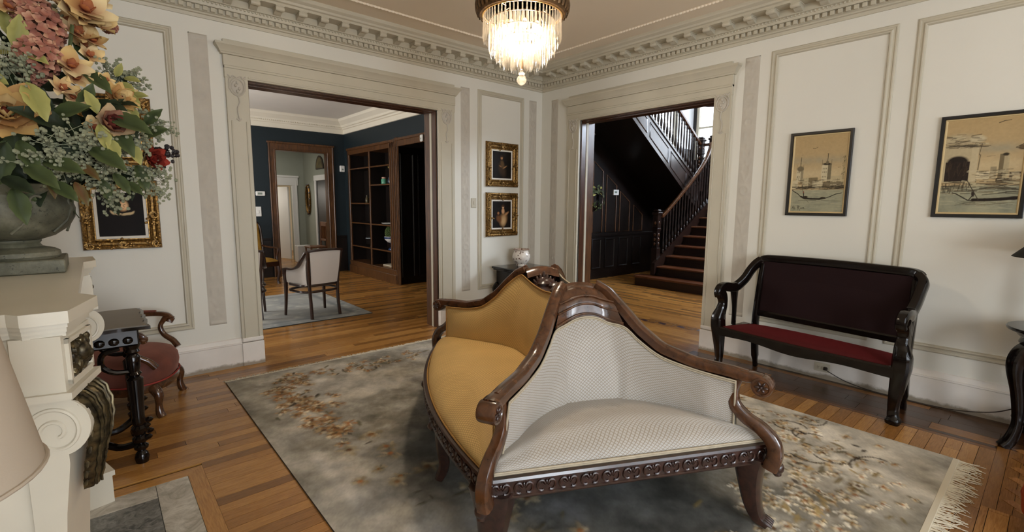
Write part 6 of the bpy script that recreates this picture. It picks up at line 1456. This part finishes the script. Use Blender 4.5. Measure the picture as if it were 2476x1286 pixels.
for k in range(14): a=2*PI*k/14; mb.ell((.145*math.cos(a),-.035,.38+.375*math.sin(a)),(.03,.018,.03),7,5)
mb.build('carving',M['dark'],t)
t=thing('white_box','white box standing on the passage floor by the doorway','box',(-.82,7.75,0)); MB().box(-.16,.16,-.13,.13,0,.42,.01).build('carton',DEV,t,sharp=25); MB().box(-.161,.161,-.02,.02,.41,.423).build('tape',MATB,t,smooth=False)
t=thing('carved_chair','carved wooden chair standing by the passage door','chair',(-.78,6.85,0),R(90)); CW=wood('chair_oak',(84,50,26),(150,98,60),.4,(6,6,1))
MB().box(-.22,.22,-.2,.22,.43,.47,.01).build('seat',CW,t,sharp=25)
for s in(-1,1):
    MB().tube([(s*.19,.19,.44),(s*.19,.19,0)],[.022,.016],8).build('leg',CW,t); MB().tube([(s*.19,-.18,1.02),(s*.19,-.17,.44),(s*.19,-.2,0)],[.02,.022,.016],8).build('leg',CW,t)
MB().box(-.2,.2,-.2,-.17,.93,1.04,.01).box(-.2,.2,-.19,-.165,.58,.63,.006).build('back_rails',CW,t,sharp=25)
for k in range(5): MB().tube([(-.12+.06*k,-.18,.62),(-.12+.06*k,-.18,.94)],[.012,.012],6).build('spindle',CW,t)
t=thing('runner_rug','reddish runner rug on the passage floor','rug',(-1.55,5.95,0)); MB().box(-.75,.75,-.2,.62,0,.008).build('pile',paint('runner_red',(110,66,56),.9,.3,12,.1),t,smooth=False); MB().box(-.76,.76,-.23,-.2,0,.006).build('fringe_end',FR,t,smooth=False)
# ================================================================== STAIRCASE
sc=thing('staircase','dark wooden staircase with turned balusters rising in the hall','staircase',(2.87,0,0)); SX=2.87
ST=M['stair']; NS=10
for k in range(NS):
    z=.18*(k+1); x0=SX+.3*k
    yl=.17 if k else .40
    MB().box(x0+.03-SX,x0+.05-SX,-1.35,yl-.02,z-.18,z-.03).build('riser',ST,sc,smooth=False)
    if k==0:
        out=[(x0-SX,-1.35),(x0-SX,.30)]+[(x0-SX+.17-.17*math.cos(a),.30+.17*math.sin(a)) for a in np.linspace(.2,PI-.2,9)]+[(x0+.34-SX,.30),(x0+.34-SX,-1.35)]
        MB().prism(out,z-.032,z).build('tread',M['tread'],sc,sharp=30)
    else: MB().box(x0-SX,x0+.33-SX,-1.35,yl,z-.032,z,.008).build('tread',M['tread'],sc,sharp=25)
MB().box(2.7,3.5,-1.35,1.28,1.768,1.8).box(2.72,3.5,-1.35,1.28,1.6,1.77).build('landing',ST,sc,smooth=False)
def upz(x): return 3.15-.614*(x-2.94)
def loz(x): return 3.05-.657*(x-2.43)
def yplane(pts,y0,y1): # pts (x,z)
    mb=MB(); n=len(pts); vs=[(x-SX,y0,z) for x,z in pts]+[(x-SX,y1,z) for x,z in pts]; return mb.add(vs,[(k,(k+1)%n,n+(k+1)%n,n+k) for k in range(n)]+[tuple(range(n)),tuple(range(n,2*n))])
# closed panel under the lower flight and its stringer
yplane([(3.2,0),(5.57,0),(5.57,1.78),(3.2,.36)],.12,.15).build('panel_below',DK,sc,smooth=False)
yplane([(3.1,.20),(5.5,1.64),(5.5,1.86),(3.1,.42)],.10,.165).build('lower_stringer',ST,sc,smooth=False)
STR=M['strw']
up_=yplane([(2.0,loz(2.0)),(4.95,loz(4.95)),(5.0,upz(5.0)),(2.0,upz(2.0))],.29,.33).build('upper_stringer',STR,sc,smooth=False)
for a,b in((2.35,2.95),(3.05,3.7),(3.8,4.4),(4.48,4.85)):
    q=[(a,loz(a)+.10),(b,loz(b)+.10),(b,upz(b)-.09),(a,upz(a)-.09)]
    MB().tube([(x-SX,.287,z) for x,z in q],.011,5,closed=True).build('panel_moulding',STR,up_)
yplane([(2.0,upz(2.0)),(5.0,upz(5.0)),(5.0,upz(5.0)+.04),(2.0,upz(2.0)+.04)],.27,.35).build('string_cap',STR,sc,smooth=False)
yplane([(2.0,loz(2.0)),(4.95,loz(4.95)),(4.95,loz(4.95)+.03),(2.0,loz(2.0)+.03)],.31,1.29).build('soffit',DK,sc,smooth=False)
for k in range(9):
    z=1.8+.18*(k+1); x=5.1-.3*k; MB().box(x-.33-SX,x-SX,.33,1.28,z-.03,z,.006).build('tread',M['tread'],sc,sharp=25); MB().box(x-.03-SX,x-.05-SX,.33,1.28,z-.18,z-.03).build('riser',ST,sc,smooth=False)
BP_=[(.001,0),(.02,0),(.02,.06),(.012,.075),(.022,.10),(.026,.14),(.022,.19),(.012,.24),(.016,.26),(.012,.28),(.017,.42),(.013,.60),(.018,.63),(.012,.65),(.018,.68),(.018,.76),(.001,.76)]
bm=MB().lathe(BP_,9).mesh('baluster'); bm.materials.append(ST)
hp_=[(3.30,1.30),(3.39,1.33),(3.9,1.67),(4.49,2.10),(4.8,2.37),(4.98,2.60),(5.06,2.80)]
def rz_(x): return interp([p[0] for p in hp_],[p[1] for p in hp_],x)
for k in range(16):
    x=3.40+.105*k; z0=.42+.6*(x-3.1)+.0; put(bm,'baluster',sc,(x-SX,.13,z0),0,(1,1,(rz_(x)-z0)/.76))
MB().tube(cr([(x-SX,.13,z) for x,z in hp_],5),[(.035,.03)]*31,sec=RSEC,upv=(0,0,1)).build('handrail',M['mahog'],sc)
def urz(x): return 3.37-.633*(x-3.99)
for k in range(22):
    x=2.6+.105*k; z0=upz(x)+.04; put(bm,'baluster',sc,(x-SX,.31,z0),0,(1,1,(urz(x)-z0)/.76))
MB().tube([(2.2-SX,.31,urz(2.2)),(4.93-SX,.31,urz(4.93))],[(.035,.03)]*2,sec=RSEC,upv=(0,0,1)).build('handrail',M['mahog'],sc)
def newel(x,y,z0,h,name='newel_post'):
    t=MB(); t.box(x-.06,x+.06,y-.06,y+.06,z0,z0+h*.42,.004).box(x-.048,x+.048,y-.048,y+.048,z0+h*.42,z0+h*.68,.004).box(x-.06,x+.06,y-.06,y+.06,z0+h*.68,z0+h*.72,.008).box(x-.055,x+.055,y-.055,y+.055,z0+h*.72,z0+h*.92,.004).box(x-.075,x+.075,y-.075,y+.075,z0+h*.92,z0+h*.96,.01).box(x-.06,x+.06,y-.06,y+.06,z0+h*.96,z0+h,.02)
    o=t.build(name,ST,sc,sharp=25); mb=MB()
    for z in(z0+h*.8,z0+h*.55,z0+h*.48,z0+h*.62): mb.ell((x-.056,y,z),(.006,.022,.03),8,6); mb.ell((x,y-.056,z),(.022,.006,.03),8,6)
    mb.build('newel_carving',M['mahog'],o); return o
newel(3.26-SX,.19,.18,1.24); newel(4.99-SX,.31,1.8,1.12); newel(5.12-SX,.13,1.8,1.15)
MB().box(5.0-SX,5.12-SX,.13,.31,2.74,2.79,.01).build('rail_link',M['mahog'],sc,sharp=25)
# ---- hall details
wr_=thing('wreath','leafy green wreath hanging on the dark hall panelling','wreath',(2.72,HW-.075,1.62)); mb=MB(); mb.tube([(.19*math.cos(a),0,.19*math.sin(a)) for a in np.linspace(0,2*PI,28,endpoint=False)],.012,6,closed=True); mb.build('hoop',M['dark'],wr_)
for k in range(44):
    a=2*PI*k/44+random.gauss(0,.1); r_=.19+random.gauss(0,.02); o=put(random.choice(LM['green']+LM['lime'][:1]),'leaf',wr_,(r_*math.cos(a),-.02,r_*math.sin(a)),0,(.09,.09,.09)); aim(o,(math.cos(a+.8)*.6,-1,math.sin(a+.8)*.6),random.random()*6)
t=thing('hall_thermostat','white thermostat on the dark panelling under the stairs','thermostat',(3.42,HW-.001,1.70)); MB().box(-.085,.085,-.03,0,0,.11,.006).build('case',DEV,t,sharp=25); MB().box(-.055,.02,-.0315,-.028,.04,.08).build('display',LCD,t,smooth=False)
def atx_(u,v,x):
    d=fw+rt*((u-1238)/F_PX)-up*((v-643)/F_PX); return CAM+d*((x-CAM.x)/d.x)
pp=atx_(1722,250,2.2); t=thing('hall_lantern','small hanging glass lantern at the upper right of hall doorway','lamp',pp)
MB().lathe([(.05,-.04),(.10,-.035),(.06,.03),(.03,.05),(.001,.052)],18).build('shade',plain('lilac_glass',(120,112,130),.3),t); MB().tube([(0,0,.05),(0,0,4.95-pp.z)],.006,6).build('rod',M['dark'],t)
